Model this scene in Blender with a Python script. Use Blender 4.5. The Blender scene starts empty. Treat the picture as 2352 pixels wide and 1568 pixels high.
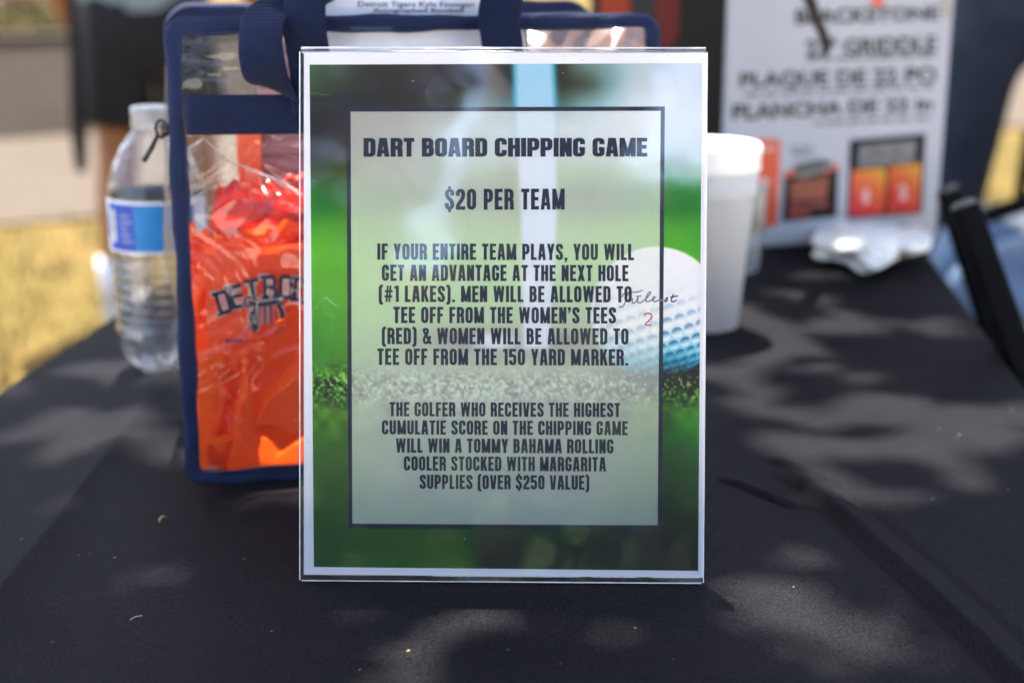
import bpy, bmesh, math, random
import numpy as np
from mathutils import Vector, Matrix

R = math.radians
random.seed(7)
rng = np.random.default_rng(11)
SC = bpy.context.scene
COL = SC.collection

# ------------------------------------------------------------------ camera
TZ = 0.74                      # height of the table top above the ground
FPX = 3397.0                   # focal length in photo pixels (photo 2352 x 1568)
PITCH = math.atan(949 / FPX)
CAM = Vector((0, 0, TZ + 0.337))
cam = bpy.data.cameras.new('camera')
cam.sensor_width = 36.0
cam.lens = FPX / 2352 * 36
cam.clip_start = 0.02
cam.clip_end = 400
cam.dof.use_dof = True
cam.dof.focus_distance = 0.765
cam.dof.aperture_fstop = 4.6
camo = bpy.data.objects.new('camera', cam)
COL.objects.link(camo)
camo.location = CAM
camo.rotation_euler = (math.pi / 2 - PITCH, 0, 0)
SC.camera = camo

# ------------------------------------------------------------------ light
SUN_EL, SUN_AZ = 70.0, -7.0     # azimuth measured from +Y towards +X
world = bpy.data.worlds.new('World')
SC.world = world
world.use_nodes = True
wn = world.node_tree
bg = wn.nodes['Background']
sky = wn.nodes.new('ShaderNodeTexSky')
sky.sky_type = 'NISHITA'
sky.sun_disc = False
sky.sun_elevation = R(SUN_EL)
sky.sun_rotation = R(SUN_AZ)
sky.air_density = 0.75
sky.dust_density = 4.5
sky.ozone_density = 0.5
wn.links.new(sky.outputs[0], bg.inputs[0])
bg.inputs[1].default_value = 0.14
sun = bpy.data.lights.new('sun', 'SUN')
sun.energy = 5.0
sun.angle = R(0.53)
sun.color = (1.0, 0.955, 0.89)
suno = bpy.data.objects.new('sun', sun)
COL.objects.link(suno)
SUNV = Vector((math.sin(R(SUN_AZ)) * math.cos(R(SUN_EL)), math.cos(R(SUN_AZ)) * math.cos(R(SUN_EL)), math.sin(R(SUN_EL))))
suno.rotation_euler = SUNV.to_track_quat('Z', 'Y').to_euler()
suno.location = (0, 2, 8)
SC.view_settings.view_transform = 'Standard'
SC.view_settings.look = 'None'
SC.view_settings.exposure = 2.6
SC.view_settings.gamma = 1.0
SC.render.engine = 'CYCLES'
SC.cycles.use_denoising = True
SC.cycles.max_bounces = 14
SC.cycles.transparent_max_bounces = 40
SC.cycles.caustics_reflective = False
SC.cycles.caustics_refractive = False
SC.cycles.sample_clamp_indirect = 6.0

# ------------------------------------------------------------------ measuring helpers
_f = Vector((0, math.cos(PITCH), -math.sin(PITCH)))
_u = Vector((0, math.sin(PITCH), math.cos(PITCH)))
_r = Vector((1, 0, 0))


def ray(x, y):
    return _r * ((x - 1176) / FPX) + _u * ((784 - y) / FPX) + _f


def pz(x, y, z=TZ):
    d = ray(x, y)
    return CAM + d * ((z - CAM.z) / d.z)


def py(x, y, Y):
    d = ray(x, y)
    return CAM + d * (Y / d.y)


def on_plane(x, y, o, n):
    d = ray(x, y)
    return CAM + d * ((o - CAM).dot(n) / d.dot(n))


def proj(P):
    q = Vector(P) - CAM
    z = q.dot(_f)
    return 1176 + FPX * q.dot(_r) / z, 784 - FPX * q.dot(_u) / z


def lin(c):
    c = np.asarray(c, dtype=float) / 255.0
    return np.where(c <= 0.04045, c / 12.92, ((c + 0.055) / 1.055) ** 2.4)


# ------------------------------------------------------------------ object helpers
def tag(o, label=None, cat=None, group=None, kind=None):
    if label: o['label'] = label
    if cat: o['category'] = cat
    if group: o['group'] = group
    if kind: o['kind'] = kind
    return o


def empty(name, loc=(0, 0, 0)):
    o = bpy.data.objects.new(name, None)
    COL.objects.link(o)
    o.location = loc
    return o


def link(name, me, mat, parent=None, smooth=False):
    o = bpy.data.objects.new(name, me)
    COL.objects.link(o)
    if mat is not None:
        for m in (mat if isinstance(mat, (list, tuple)) else [mat]):
            me.materials.append(m)
    if parent is not None:
        bpy.context.view_layer.update()
        o.parent = parent
        o.matrix_parent_inverse = Matrix.Translation(-Vector(parent.location)) if parent.parent is None else parent_world(parent).inverted()
    if smooth:
        me.polygons.foreach_set('use_smooth', [True] * len(me.polygons))
    return o


def parent_world(o):
    m = o.matrix_basis.copy()
    if o.parent is not None:
        m = parent_world(o.parent) @ o.matrix_parent_inverse @ m
    return m


def mesh(name, verts, faces, mat, parent=None, smooth=False):
    me = bpy.data.meshes.new(name)
    me.from_pydata([tuple(v) for v in verts], [], [tuple(f) for f in faces])
    me.update()
    return link(name, me, mat, parent, smooth)


class MB:
    """collects shapes into one mesh"""
    def __init__(self):
        self.v, self.f = [], []

    def add(self, vs, fs):
        k = len(self.v)
        self.v += [Vector(v) for v in vs]
        self.f += [tuple(i + k for i in f) for f in fs]

    def box(self, o, u, v, w):
        """box from corner o with edge vectors u, v, w"""
        o, u, v, w = Vector(o), Vector(u), Vector(v), Vector(w)
        p = [o, o + u, o + u + v, o + v, o + w, o + u + w, o + u + v + w, o + v + w]
        self.add(p, [(3, 2, 1, 0), (4, 5, 6, 7), (0, 1, 5, 4), (1, 2, 6, 5), (2, 3, 7, 6), (3, 0, 4, 7)])

    def tube(self, pts, rad, n=10, cap=True, ell=1.0):
        pts = [Vector(p) for p in pts]
        if not isinstance(rad, (list, tuple)): rad = [rad] * len(pts)
        rings = []
        t0 = (pts[1] - pts[0]).normalized()
        a = t0.orthogonal().normalized()
        for i, p in enumerate(pts):
            t = (pts[min(i + 1, len(pts) - 1)] - pts[max(i - 1, 0)]).normalized()
            a = (a - t * a.dot(t)).normalized()
            b = t.cross(a)
            rings.append([p + (a * math.cos(2 * math.pi * k / n) + b * math.sin(2 * math.pi * k / n) * ell) * rad[i] for k in range(n)])
        self.loft(rings, cap)

    def loft(self, rings, cap=True, closed=True):
        n = len(rings[0])
        vs = [q for r_ in rings for q in r_]
        fs = []
        for i in range(len(rings) - 1):
            for k in range(n if closed else n - 1):
                k2 = (k + 1) % n
                fs.append((i * n + k, i * n + k2, (i + 1) * n + k2, (i + 1) * n + k))
        if cap:
            fs.append(tuple(range(n - 1, -1, -1)))
            fs.append(tuple((len(rings) - 1) * n + k for k in range(n)))
        self.add(vs, fs)

    def lathe(self, c, prof, n=40, cap=True):
        c = Vector(c)
        self.loft([[c + Vector((r_ * math.cos(2 * math.pi * k / n), r_ * math.sin(2 * math.pi * k / n), z)) for k in range(n)] for r_, z in prof], cap)

    def build(self, name, mat, parent=None, smooth=False):
        return mesh(name, self.v, self.f, mat, parent, smooth)


def bevel(o, w, seg=2):
    m = o.modifiers.new('bevel', 'BEVEL')
    m.width = w
    m.segments = seg
    m.limit_method = 'ANGLE'
    return o


def skin_body(name, joints, edges, mat, parent=None, levels=2):
    """one continuous surface grown over a skeleton; joints = [(pos, radius x, radius y)]"""
    me = bpy.data.meshes.new(name)
    me.from_pydata([tuple(j[0]) for j in joints], edges, [])
    o = bpy.data.objects.new(name, me)
    COL.objects.link(o)
    sk = o.modifiers.new('skin', 'SKIN')
    sk.use_smooth_shade = True
    for i, j in enumerate(joints):
        sv = me.skin_vertices[0].data[i]
        sv.radius = (j[1], j[2] if len(j) > 2 else j[1])
        sv.use_root = (i == 0)
    ss = o.modifiers.new('subdivision', 'SUBSURF')
    ss.levels = ss.render_levels = levels
    me.materials.append(mat)
    if parent is not None:
        o.parent = parent
        o.matrix_parent_inverse = Matrix.Translation(-Vector(parent.location))
    return o


# ------------------------------------------------------------------ materials
class NT:
    def __init__(self, name):
        self.m = bpy.data.materials.new(name)
        self.m.use_nodes = True
        self.t = self.m.node_tree
        self.b = self.t.nodes['Principled BSDF']
        self.out = self.t.nodes['Material Output']

    def n(self, typ, **kw):
        nd = self.t.nodes.new(typ)
        for k, v in kw.items():
            if k.startswith('i_'):
                key = k[2:]
                key = int(key) if key.isdigit() else key.replace('_', ' ')
                nd.inputs[key].default_value = v
            else:
                setattr(nd, k, v)
        return nd

    def l(self, a, b):
        self.t.links.new(a, b)

    def coord(self, which='Object', scale=1.0):
        tc = self.n('ShaderNodeTexCoord')
        mp = self.n('ShaderNodeMapping')
        mp.inputs['Scale'].default_value = (scale,) * 3 if not isinstance(scale, (tuple, list)) else scale
        self.l(tc.outputs[which], mp.inputs[0])
        return mp.outputs[0]

    def noise(self, vec, scale, detail=4, rough=0.55, dist=0.0):
        nd = self.n('ShaderNodeTexNoise')
        nd.inputs['Scale'].default_value = scale
        nd.inputs['Detail'].default_value = detail
        nd.inputs['Roughness'].default_value = rough
        nd.inputs['Distortion'].default_value = dist
        self.l(vec, nd.inputs['Vector'])
        return nd.outputs[0]

    def ramp(self, fac, stops):
        nd = self.n('ShaderNodeValToRGB')
        el = nd.color_ramp.elements
        while len(el) < len(stops): el.new(0.5)
        for e, (p, c) in zip(el, stops):
            e.position = p
            e.color = tuple(c) + (1,) if len(c) == 3 else c
        self.l(fac, nd.inputs[0])
        return nd.outputs[0]

    def bump(self, h, strength=0.3, dist=0.002, prev=None):
        nd = self.n('ShaderNodeBump')
        nd.inputs['Strength'].default_value = strength
        nd.inputs['Distance'].default_value = dist
        self.l(h, nd.inputs['Height'])
        if prev is not None: self.l(prev, nd.inputs['Normal'])
        return nd.outputs[0]


def plain(name, col, rough=0.5, var=0.12, scale=30.0, bump=0.0, bscale=200.0, spec=0.5, trans=0.0, metal=0.0, sheen=0.0):
    """a painted / cloth / plastic surface with mottling and grain"""
    k = NT(name)
    vec = k.coord()
    nz = k.noise(vec, scale, 5)
    c = np.array(col)
    k.l(k.ramp(nz, [(0.3, tuple(c * (1 - var))), (0.7, tuple(np.minimum(c * (1 + var), 0.95)))]), k.b.inputs['Base Color'])
    k.b.inputs['Roughness'].default_value = rough
    k.b.inputs['Specular IOR Level'].default_value = spec
    k.b.inputs['Metallic'].default_value = metal
    k.b.inputs['Sheen Weight'].default_value = sheen
    if bump:
        k.l(k.bump(k.noise(vec, bscale, 3), bump, 0.001), k.b.inputs['Normal'])
    if trans:
        tr = k.n('ShaderNodeBsdfTranslucent')
        tr.inputs[0].default_value = tuple(c) + (1,)
        mx = k.n('ShaderNodeMixShader')
        mx.inputs[0].default_value = trans
        k.l(k.b.outputs[0], mx.inputs[1])
        k.l(tr.outputs[0], mx.inputs[2])
        k.l(mx.outputs[0], k.out.inputs[0])
    return k.m


def film(name, tint=(0.96, 0.97, 0.98), rough=0.03, ior=1.5, gain=1.0, wav=0.0, wscale=20.0, wdist=0.01, haze=0.0, scratch=False, swirl=1.2):
    """clear sheet: passes light straight on, mirrors by Fresnel"""
    k = NT(name)
    vec = k.coord()
    tp = k.n('ShaderNodeBsdfTransparent')
    tp.inputs[0].default_value = tint + (1,)
    gl = k.n('ShaderNodeBsdfGlossy')
    gl.inputs['Roughness'].default_value = rough
    fr = k.n('ShaderNodeFresnel')
    # same mirror strength from either side of the sheet
    ge = k.n('ShaderNodeNewGeometry')
    mr = k.n('ShaderNodeMapRange')
    mr.inputs[3].default_value = ior
    mr.inputs[4].default_value = 1.0 / ior
    k.l(ge.outputs['Backfacing'], mr.inputs[0])
    k.l(mr.outputs[0], fr.inputs[0])
    fac = fr.outputs[0]
    if gain != 1.0:
        mt = k.n('ShaderNodeMath', operation='MULTIPLY', use_clamp=True)
        mt.inputs[1].default_value = gain
        k.l(fac, mt.inputs[0])
        fac = mt.outputs[0]
    if wav:
        nb = k.bump(k.noise(vec, wscale, 2, 0.4, swirl), wav, wdist)
        k.l(nb, gl.inputs['Normal'])
        k.l(nb, fr.inputs['Normal'])
    mx = k.n('ShaderNodeMixShader')
    k.l(fac, mx.inputs[0])
    k.l(tp.outputs[0], mx.inputs[1])
    k.l(gl.outputs[0], mx.inputs[2])
    last = mx.outputs[0]
    if haze or scratch:
        df = k.n('ShaderNodeBsdfDiffuse')
        df.inputs[0].default_value = (0.8, 0.8, 0.8, 1)
        m2 = k.n('ShaderNodeMixShader')
        m2.inputs[0].default_value = haze
        if scratch:
            # specks of dust and hair scratches
            vo = k.n('ShaderNodeTexVoronoi')
            vo.inputs['Scale'].default_value = 140
            k.l(vec, vo.inputs['Vector'])
            r1 = k.ramp(vo.outputs['Distance'], [(0.035, (0.5,) * 3), (0.07, (0,) * 3)])
            gate = k.ramp(k.noise(vec, 60, 2), [(0.60, (0,) * 3), (0.66, (1,) * 3)])
            m1 = k.n('ShaderNodeMath', operation='MULTIPLY')
            k.l(r1, m1.inputs[0]); k.l(gate, m1.inputs[1])
            wv = k.n('ShaderNodeTexNoise')
            wv.inputs['Scale'].default_value = 22
            wv.inputs['Detail'].default_value = 0
            wv.inputs['Distortion'].default_value = 2.5
            k.l(k.coord(scale=(1, 1, 0.35)), wv.inputs['Vector'])
            sc_ = k.ramp(wv.outputs[0], [(0.4975, (0,) * 3), (0.5, (0.10,) * 3), (0.5025, (0,) * 3)])
            g2 = k.ramp(k.noise(vec, 17, 2), [(0.53, (0,) * 3), (0.6, (1,) * 3)])
            m3 = k.n('ShaderNodeMath', operation='MULTIPLY')
            k.l(sc_, m3.inputs[0]); k.l(g2, m3.inputs[1])
            ad = k.n('ShaderNodeMath', operation='ADD')
            k.l(m1.outputs[0], ad.inputs[0]); k.l(m3.outputs[0], ad.inputs[1])
            a2 = k.n('ShaderNodeMath', operation='ADD')
            a2.inputs[1].default_value = haze
            k.l(ad.outputs[0], a2.inputs[0])
            k.l(a2.outputs[0], m2.inputs[0])
        k.l(last, m2.inputs[1])
        k.l(df.outputs[0], m2.inputs[2])
        last = m2.outputs[0]
    k.l(last, k.out.inputs[0])
    return k.m


def weave(name, col, rough=0.75, scale=900.0, strength=0.5, diag=True, spec=0.35, sheen=0.15):
    """woven webbing / binding cloth"""
    k = NT(name)
    vec = k.coord()
    c = np.array(col)
    nz = k.noise(vec, 25, 4)
    k.l(k.ramp(nz, [(0.3, tuple(c * 0.8)), (0.7, tuple(c * 1.25))]), k.b.inputs['Base Color'])
    k.b.inputs['Roughness'].default_value = rough
    k.b.inputs['Specular IOR Level'].default_value = spec
    k.b.inputs['Sheen Weight'].default_value = sheen
    w1 = k.n('ShaderNodeTexWave')
    w1.bands_direction = 'DIAGONAL' if diag else 'X'
    w1.inputs['Scale'].default_value = scale
    w1.inputs['Distortion'].default_value = 0.6
    k.l(vec, w1.inputs['Vector'])
    w2 = k.n('ShaderNodeTexWave')
    w2.bands_direction = 'Z'
    w2.inputs['Scale'].default_value = scale * 0.8
    k.l(vec, w2.inputs['Vector'])
    mm = k.n('ShaderNodeMath', operation='ADD')
    k.l(w1.outputs[1], mm.inputs[0]); k.l(w2.outputs[1], mm.inputs[1])
    k.l(k.bump(mm.outputs[0], strength, 0.0006), k.b.inputs['Normal'])
    return k.m


def vcol_mat(name, rough=0.55, grain=0.05, gscale=2500.0, spec=0.4):
    """printed paper: ink colours of the printed picture, with print grain"""
    k = NT(name)
    at = k.n('ShaderNodeVertexColor')
    at.layer_name = 'ink'
    nz = k.noise(k.coord(), gscale, 2)
    mr = k.n('ShaderNodeMapRange')
    mr.inputs[1].default_value = 0.3; mr.inputs[2].default_value = 0.7
    mr.inputs[3].default_value = 1 - grain; mr.inputs[4].default_value = 1 + grain
    k.l(nz, mr.inputs[0])
    mx = k.n('ShaderNodeMix', data_type='RGBA', blend_type='MULTIPLY')
    mx.inputs[0].default_value = 1.0
    k.l(at.outputs[0], mx.inputs[6])
    k.l(mr.outputs[0], mx.inputs[7])
    k.l(mx.outputs[2], k.b.inputs['Base Color'])
    k.b.inputs['Roughness'].default_value = rough
    k.b.inputs['Specular IOR Level'].default_value = spec
    return k.m


# ------------------------------------------------------------------ lettering
def fillet(pts, r, closed=False, n=6):
    pts = [np.array(p, float) for p in pts]
    out = []
    m = len(pts)
    for i, p in enumerate(pts):
        if not closed and (i == 0 or i == m - 1):
            out.append(p); continue
        a, b = pts[(i - 1) % m], pts[(i + 1) % m]
        da, db = np.linalg.norm(a - p), np.linalg.norm(b - p)
        ra, rb = min(r, da * 0.49), min(r, db * 0.49)
        s, e = p + (a - p) / da * ra, p + (b - p) / db * rb
        for k in range(n + 1):
            t = k / n
            # between quadratic and circular
            out.append((1 - t) ** 2 * s + 2 * t * (1 - t) * (p * 0.92 + (s + e) * 0.04) + t * t * e)
    return out


def strip(pts, s, h, closed=False):
    """a stroke drawn with an elliptic pen s wide and h tall: list of quads"""
    q = [np.array((p[0] / s, p[1] / h)) for p in pts]
    qq = [q[0]]
    for p in q[1:]:
        if np.linalg.norm(p - qq[-1]) > 1e-5: qq.append(p)
    if closed and np.linalg.norm(qq[0] - qq[-1]) < 1e-5: qq.pop()
    m = len(qq)
    L, Rr = [], []
    for i, p in enumerate(qq):
        a = qq[(i - 1) % m] if (closed or i > 0) else None
        b = qq[(i + 1) % m] if (closed or i < m - 1) else None
        ns = []
        for x, y in ((a, p), (p, b)):
            if x is None or y is None: continue
            d = (y - x) / np.linalg.norm(y - x)
            ns.append(np.array((-d[1], d[0])))
        nn = sum(ns); nn = nn / np.linalg.norm(nn)
        k = 0.5 / max(0.4, float(nn @ ns[0]))
        L.append(p + nn * k); Rr.append(p - nn * k)
    f = lambda p: (p[0] * s, p[1] * h)
    quads = []
    for i in range(m if closed else m - 1):
        j = (i + 1) % m
        quads.append([f(Rr[i]), f(Rr[j]), f(L[j]), f(L[i])])
    return quads


def glyph(ch, W, s, h, r):
    """condensed gothic letter: list of elements (each a list of polygons), advance width"""
    xl, xr, yb, yt = s / 2, W - s / 2, h / 2, 1 - h / 2
    ym = 0.5
    E = []
    S = lambda p, rr=r, closed=False: E.append(strip(fillet(p, rr, closed), s, h, closed))
    P = lambda *p: E.append([list(p)])
    stem = lambda x, y0=0, y1=1: P((x - s / 2, y0), (x + s / 2, y0), (x + s / 2, y1), (x - s / 2, y1))
    bar = lambda x0, x1, y: P((x0, y - h / 2), (x1, y - h / 2), (x1, y + h / 2), (x0, y + h / 2))
    dg = lambda x0, x1, y0=0, y1=1, w=None: P((x0 - (w or s) / 2, y0), (x0 + (w or s) / 2, y0), (x1 + (w or s) / 2, y1), (x1 - (w or s) / 2, y1))
    if ch == ' ': return [], W * 0.44
    if ch == 'I': stem(xl); return E, s
    if ch == 'A':
        W *= 1.06; c = W / 2; t = s * 0.52
        dg(s * 0.47, c - t / 2, w=s * 0.94); dg(W - s * 0.47, c + t / 2, w=s * 0.94)
        bar(s * 0.9, W - s * 0.9, 0.27)
    elif ch == 'B':
        stem(xl); S([(xl, yt), (xr - .02, yt), (xr - .02, .53), (xl, .53)]); S([(xl, .53), (xr, .53), (xr, yb), (xl, yb)])
    elif ch == 'C': S([(xr, .64), (xr, yt), (xl, yt), (xl, yb), (xr, yb), (xr, .36)])
    elif ch == 'D': stem(xl); S([(xl, yt), (xr, yt), (xr, yb), (xl, yb)])
    elif ch == 'E': W *= .86; stem(xl); bar(s, W, yt); bar(s, W * .93, .52); bar(s, W, yb)
    elif ch == 'F': W *= .83; stem(xl); bar(s, W, yt); bar(s, W * .92, .50)
    elif ch == 'G': S([(xr, .66), (xr, yt), (xl, yt), (xl, yb), (xr, yb), (xr, .50)]); bar(W * .52, xr, .50 - h / 2 + .02)
    elif ch == 'H': stem(xl); stem(xr); bar(s, W - s, .52)
    elif ch == 'K':
        stem(xl); dg(s * 1.0, xr, .42, 1, s * .95); dg(xr + .02, s * 1.25, 0, .56, s * .98)
    elif ch == 'L': W *= .80; stem(xl); bar(s, W, yb)
    elif ch == 'M':
        W *= 1.34; stem(xl); stem(W - s / 2); dg(W / 2, xl + s * .1, 0.02, 1, s * .8); dg(W / 2, W - xl - s * .1, 0.02, 1, s * .8)
    elif ch == 'N': stem(xl); stem(xr); dg(xr - s * .05, xl + s * .05, 0, 1, s * .9)
    elif ch in 'O0': S([(xl, yb), (xr, yb), (xr, yt), (xl, yt)], closed=True)
    elif ch == 'P': stem(xl); S([(xl, yt), (xr, yt), (xr, .43), (xl, .43)])
    elif ch == 'R':
        stem(xl); S([(xl, yt), (xr, yt), (xr, .49), (xl, .49)]); S([(W * .5, .49), (xr, .45), (xr + .005, 0)], r * .7)
    elif ch == 'S': S([(xr, .68), (xr, yt), (xl, yt), (xl, .62), (xr, .40), (xr, yb), (xl, yb), (xl, .32)])
    elif ch == 'T': W *= .88; stem(W / 2); bar(0, W, yt)
    elif ch == 'U': S([(xl, 1), (xl, yb), (xr, yb), (xr, 1)])
    elif ch == 'V': W *= 1.04; dg(W / 2 - s * .24, s * .48, w=s * .92); dg(W / 2 + s * .24, W - s * .48, w=s * .92)
    elif ch == 'W':
        W *= 1.55
        for a, b in ((.27, .5 * s / W), (.27, .5), (.73, .5), (.73, 1 - .5 * s / W)): dg(W * a, W * b, w=s * .86)
    elif ch == 'X': W *= 1.02; dg(s * .5, W - s * .5); dg(W - s * .5, s * .5)
    elif ch == 'Y': stem(W / 2, 0, .46); dg(W / 2 - s * .1, s * .46, .40, 1, s * .92); dg(W / 2 + s * .1, W - s * .46, .40, 1, s * .92)
    elif ch == '1': W = s * 1.55; stem(W - s / 2); P((0, .80), (W - s, .84), (W - s, 1), (W - s * .9, 1), (0, .93))
    elif ch == '2': S([(xl, .66), (xl, yt), (xr, yt), (xr, .58), (xl, .22), (xl, yb)]); bar(0, W, yb)
    elif ch == '5': bar(xl, W * .96, yt); stem(xl, .48, 1); S([(xl, .50), (xl + .02, .58), (xr, .60), (xr, yb), (xl, yb), (xl, .30)])
    elif ch == '$':
        S([(xr, .68), (xr, yt), (xl, yt), (xl, .62), (xr, .40), (xr, yb), (xl, yb), (xl, .32)])
        stem2 = s * .7
        P((W / 2 - stem2 / 2, .99), (W / 2 + stem2 / 2, .99), (W / 2 + stem2 / 2, 1.12), (W / 2 - stem2 / 2, 1.12))
        P((W / 2 - stem2 / 2, -.12), (W / 2 + stem2 / 2, -.12), (W / 2 + stem2 / 2, .01), (W / 2 - stem2 / 2, .01))
    elif ch == '#':
        W *= 1.15; w = s * .62
        dg(W * .26, W * .42, 0, 1, w); dg(W * .58, W * .74, 0, 1, w)
        P((0, .28), (W * .94, .28), (W * .94, .40), (0, .40)); P((W * .06, .60), (W, .60), (W, .72), (W * .06, .72))
    elif ch == '(': W *= .58; E.append(strip(fillet([(W, 1.0), (xl, .97), (xl, -.07), (W, -.10)], r), s, h))
    elif ch == ')': W *= .58; E.append(strip(fillet([(0, 1.0), (W - xl, .97), (W - xl, -.07), (0, -.10)], r), s, h))
    elif ch == '&':
        W *= 1.15
        E.append(strip(fillet([(W * .98, .02), (W * .16, .80), (W * .16, yt), (W * .62, yt), (W * .62, .70), (xl, .40), (xl, yb), (W * .66, yb), (W * .92, .50)], r * .8), s * .82, h))
    elif ch == ',': P((0, 0), (s, 0), (s, .15), (0, .15)); P((s * .35, 0), (s * .1, -.16), (s * .45, -.16), (s, 0)); return E, s
    elif ch == '.': P((0, 0), (s, 0), (s, .15), (0, .15)); return E, s
    elif ch == '\u2019': P((0, .82), (s, .82), (s, 1), (0, 1)); P((s * .35, .82), (s * .05, .64), (s * .4, .64), (s, .82)); return E, s
    return E, W


def text_polys(txt, W=.46, s=.185, h=.165, r=.17, gap=.085):
    """returns [(element index, polygon points)], total width"""
    x, out = 0.0, []
    for i, ch in enumerate(txt):
        el, w = glyph(ch, W, s, h, r)
        for k, ps in enumerate(el):
            for p in ps:
                out.append((k, [(a + x, b) for a, b in p]))
        x += w + gap
    return out, x - gap


def letter_mesh(name, lines, place, nrm, mat, parent, style, dz=1.6e-5):
    """lines = [(text, xL, xR, topL, baseL, topR, baseR)] in photo pixels; place(px, py) -> point"""
    mb = MB()
    for txt, xL, xR, tL, bL, tR, bR in lines:
        ps, tot = text_polys(txt, **style)
        for k, poly in ps:
            vs = []
            for a, b in poly:
                t = a / tot
                top, base = tL + (tR - tL) * t, bL + (bR - bL) * t
                vs.append(place(xL + (xR - xL) * t, base + (top - base) * b) + nrm * (dz * (k + 1)))
            mb.add(vs, [tuple(range(len(vs)))])
    return mb.build(name, mat, parent)


def font_mesh(name, lines, place, mat, parent, bold=0.0):
    """ordinary grotesque lettering from the built-in font, as one mesh; lines as in letter_mesh"""
    mb = MB()
    for txt, xL, xR, tL, bL, tR, bR in lines:
        cu = bpy.data.curves.new('lettering', 'FONT')
        cu.body = txt
        cu.offset = bold
        cu.resolution_u = 3
        ob = bpy.data.objects.new('lettering', cu)
        me = bpy.data.meshes.new_from_object(ob)
        xs = [v.co.x for v in me.vertices]; ys = [v.co.y for v in me.vertices]
        x0, x1, cap = min(xs), max(xs), 0.729 + bold
        vs = []
        for v in me.vertices:
            t = (v.co.x - x0) / (x1 - x0)
            top, base = tL + (tR - tL) * t, bL + (bR - bL) * t
            vs.append(place(xL + (xR - xL) * t, base + (top - base) * (v.co.y / cap)))
        mb.add(vs, [tuple(p.vertices) for p in me.polygons])
        bpy.data.objects.remove(ob); bpy.data.curves.remove(cu); bpy.data.meshes.remove(me)
    return mb.build(name, mat, parent)

# ================================================================== SETTING
PA = R(31.0)
PDIR, PNRM = Vector((math.cos(PA), math.sin(PA), 0)), Vector((-math.sin(PA), math.cos(PA), 0))


def ground_mat(name, cols, scale, bump=0.4, rough=0.95, big=0.6):
    k = NT(name)
    vec = k.coord()
    a = k.noise(vec, scale, 6, 0.65)
    b = k.noise(vec, big, 3, 0.5)
    mx = k.n('ShaderNodeMath', operation='MULTIPLY_ADD')
    mx.inputs[1].default_value = 0.45
    k.l(a, mx.inputs[0])
    sc = k.n('ShaderNodeMath', operation='MULTIPLY')
    sc.inputs[1].default_value = 0.55
    k.l(b, sc.inputs[0])
    k.l(sc.outputs[0], mx.inputs[2])
    n = len(cols)
    k.l(k.ramp(mx.outputs[0], [(0.33 + 0.34 * i / (n - 1), c) for i, c in enumerate(cols)]), k.b.inputs['Base Color'])
    k.b.inputs['Roughness'].default_value = rough
    k.b.inputs['Specular IOR Level'].default_value = 0.03
    k.l(k.bump(k.noise(vec, scale * 6, 4), bump, 0.02), k.b.inputs['Normal'])
    return k.m


M_grass = ground_mat('dry grass', [(0.022, 0.0175, 0.0055), (0.088, 0.058, 0.019), (0.052, 0.041, 0.011), (0.118, 0.083, 0.036)], 5.0)
M_path = ground_mat('pale concrete', [(0.044, 0.036, 0.027), (0.054, 0.0445, 0.0345), (0.049, 0.040, 0.030)], 2.0, 0.15)
M_road = ground_mat('grey asphalt', [(0.0088, 0.0064, 0.0043), (0.0140, 0.0106, 0.0073), (0.0110, 0.0083, 0.0056)], 3.0, 0.2)

mesh('ground', [(-150, -150, 0), (150, -150, 0), (150, 150, 0), (-150, 150, 0)], [(0, 1, 2, 3)], M_grass)['kind'] = 'structure'


def band(name, c0, c1, z, mat):
    b = MB()
    o = PNRM * c0 - PDIR * 60 + Vector((0, 0, -0.05))
    b.box(o, PDIR * 120, PNRM * (c1 - c0), Vector((0, 0, z + 0.05)))
    b.build(name, mat)['kind'] = 'structure'


M_bounce = ground_mat('pale paving', [(0.46, 0.42, 0.37), (0.56, 0.51, 0.45), (0.50, 0.46, 0.41)], 2.0, 0.15)  # added slab, unseen behind the camera, bouncing sunlight onto the sign
mb_ = [(-9, -4.5, .012), (9, -4.5, .012), (9, .35, .012), (-9, .35, .012)]
mesh('bounce_slab', mb_, [(0, 1, 2, 3)], M_bounce)['kind'] = 'structure'
band('path', 5.63, 8.00, 0.012, M_path)
band('road', 8.02, 14.4, 0.006, M_road)
band('far_kerb', 14.42, 14.75, 0.11, M_path)

# ------------------------------------------------------------------ grass blades (stuff)
M_blade = plain('grass blade', (0.056, 0.040, 0.011), 0.8, 0.4, 3.0, trans=0.2)
mb = MB()
for i in range(5200):
    y = 2.2 + 6.5 * random.random() ** 1.3
    x = random.uniform(-0.46, 0.46) * y + random.uniform(-.3, .3)
    q = Vector((x, y, 0))
    if q.dot(PNRM) > 5.6: continue
    for _ in range(2):
        a = random.uniform(0, 6.28); hgt = random.uniform(.02, .055); w = random.uniform(.003, .006)
        o = q + Vector((random.gauss(0, .03), random.gauss(0, .03), 0))
        d = Vector((math.cos(a), math.sin(a), 0)); s_ = Vector((-d.y, d.x, 0)) * w
        mb.add([o - s_, o + s_, o + d * hgt * .4 + Vector((0, 0, hgt)) + s_ * .2, o + d * hgt * .4 + Vector((0, 0, hgt)) - s_ * .2], [(0, 1, 2, 3)])
tag(mb.build('grass', M_blade), 'short dry yellow grass blades covering the lawn', 'grass', kind='stuff')

# ------------------------------------------------------------------ table and cloth
TA = R(6.7)
TD, TR_ = Vector((math.sin(TA), math.cos(TA), 0)), Vector((math.cos(TA), -math.sin(TA), 0))
TO = pz(0, 905)
TW = 0.765
T0, T1 = -0.50, 1.23


def tc(P):
    q = Vector(P) - TO
    return q.dot(TR_), q.dot(TD)


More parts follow.
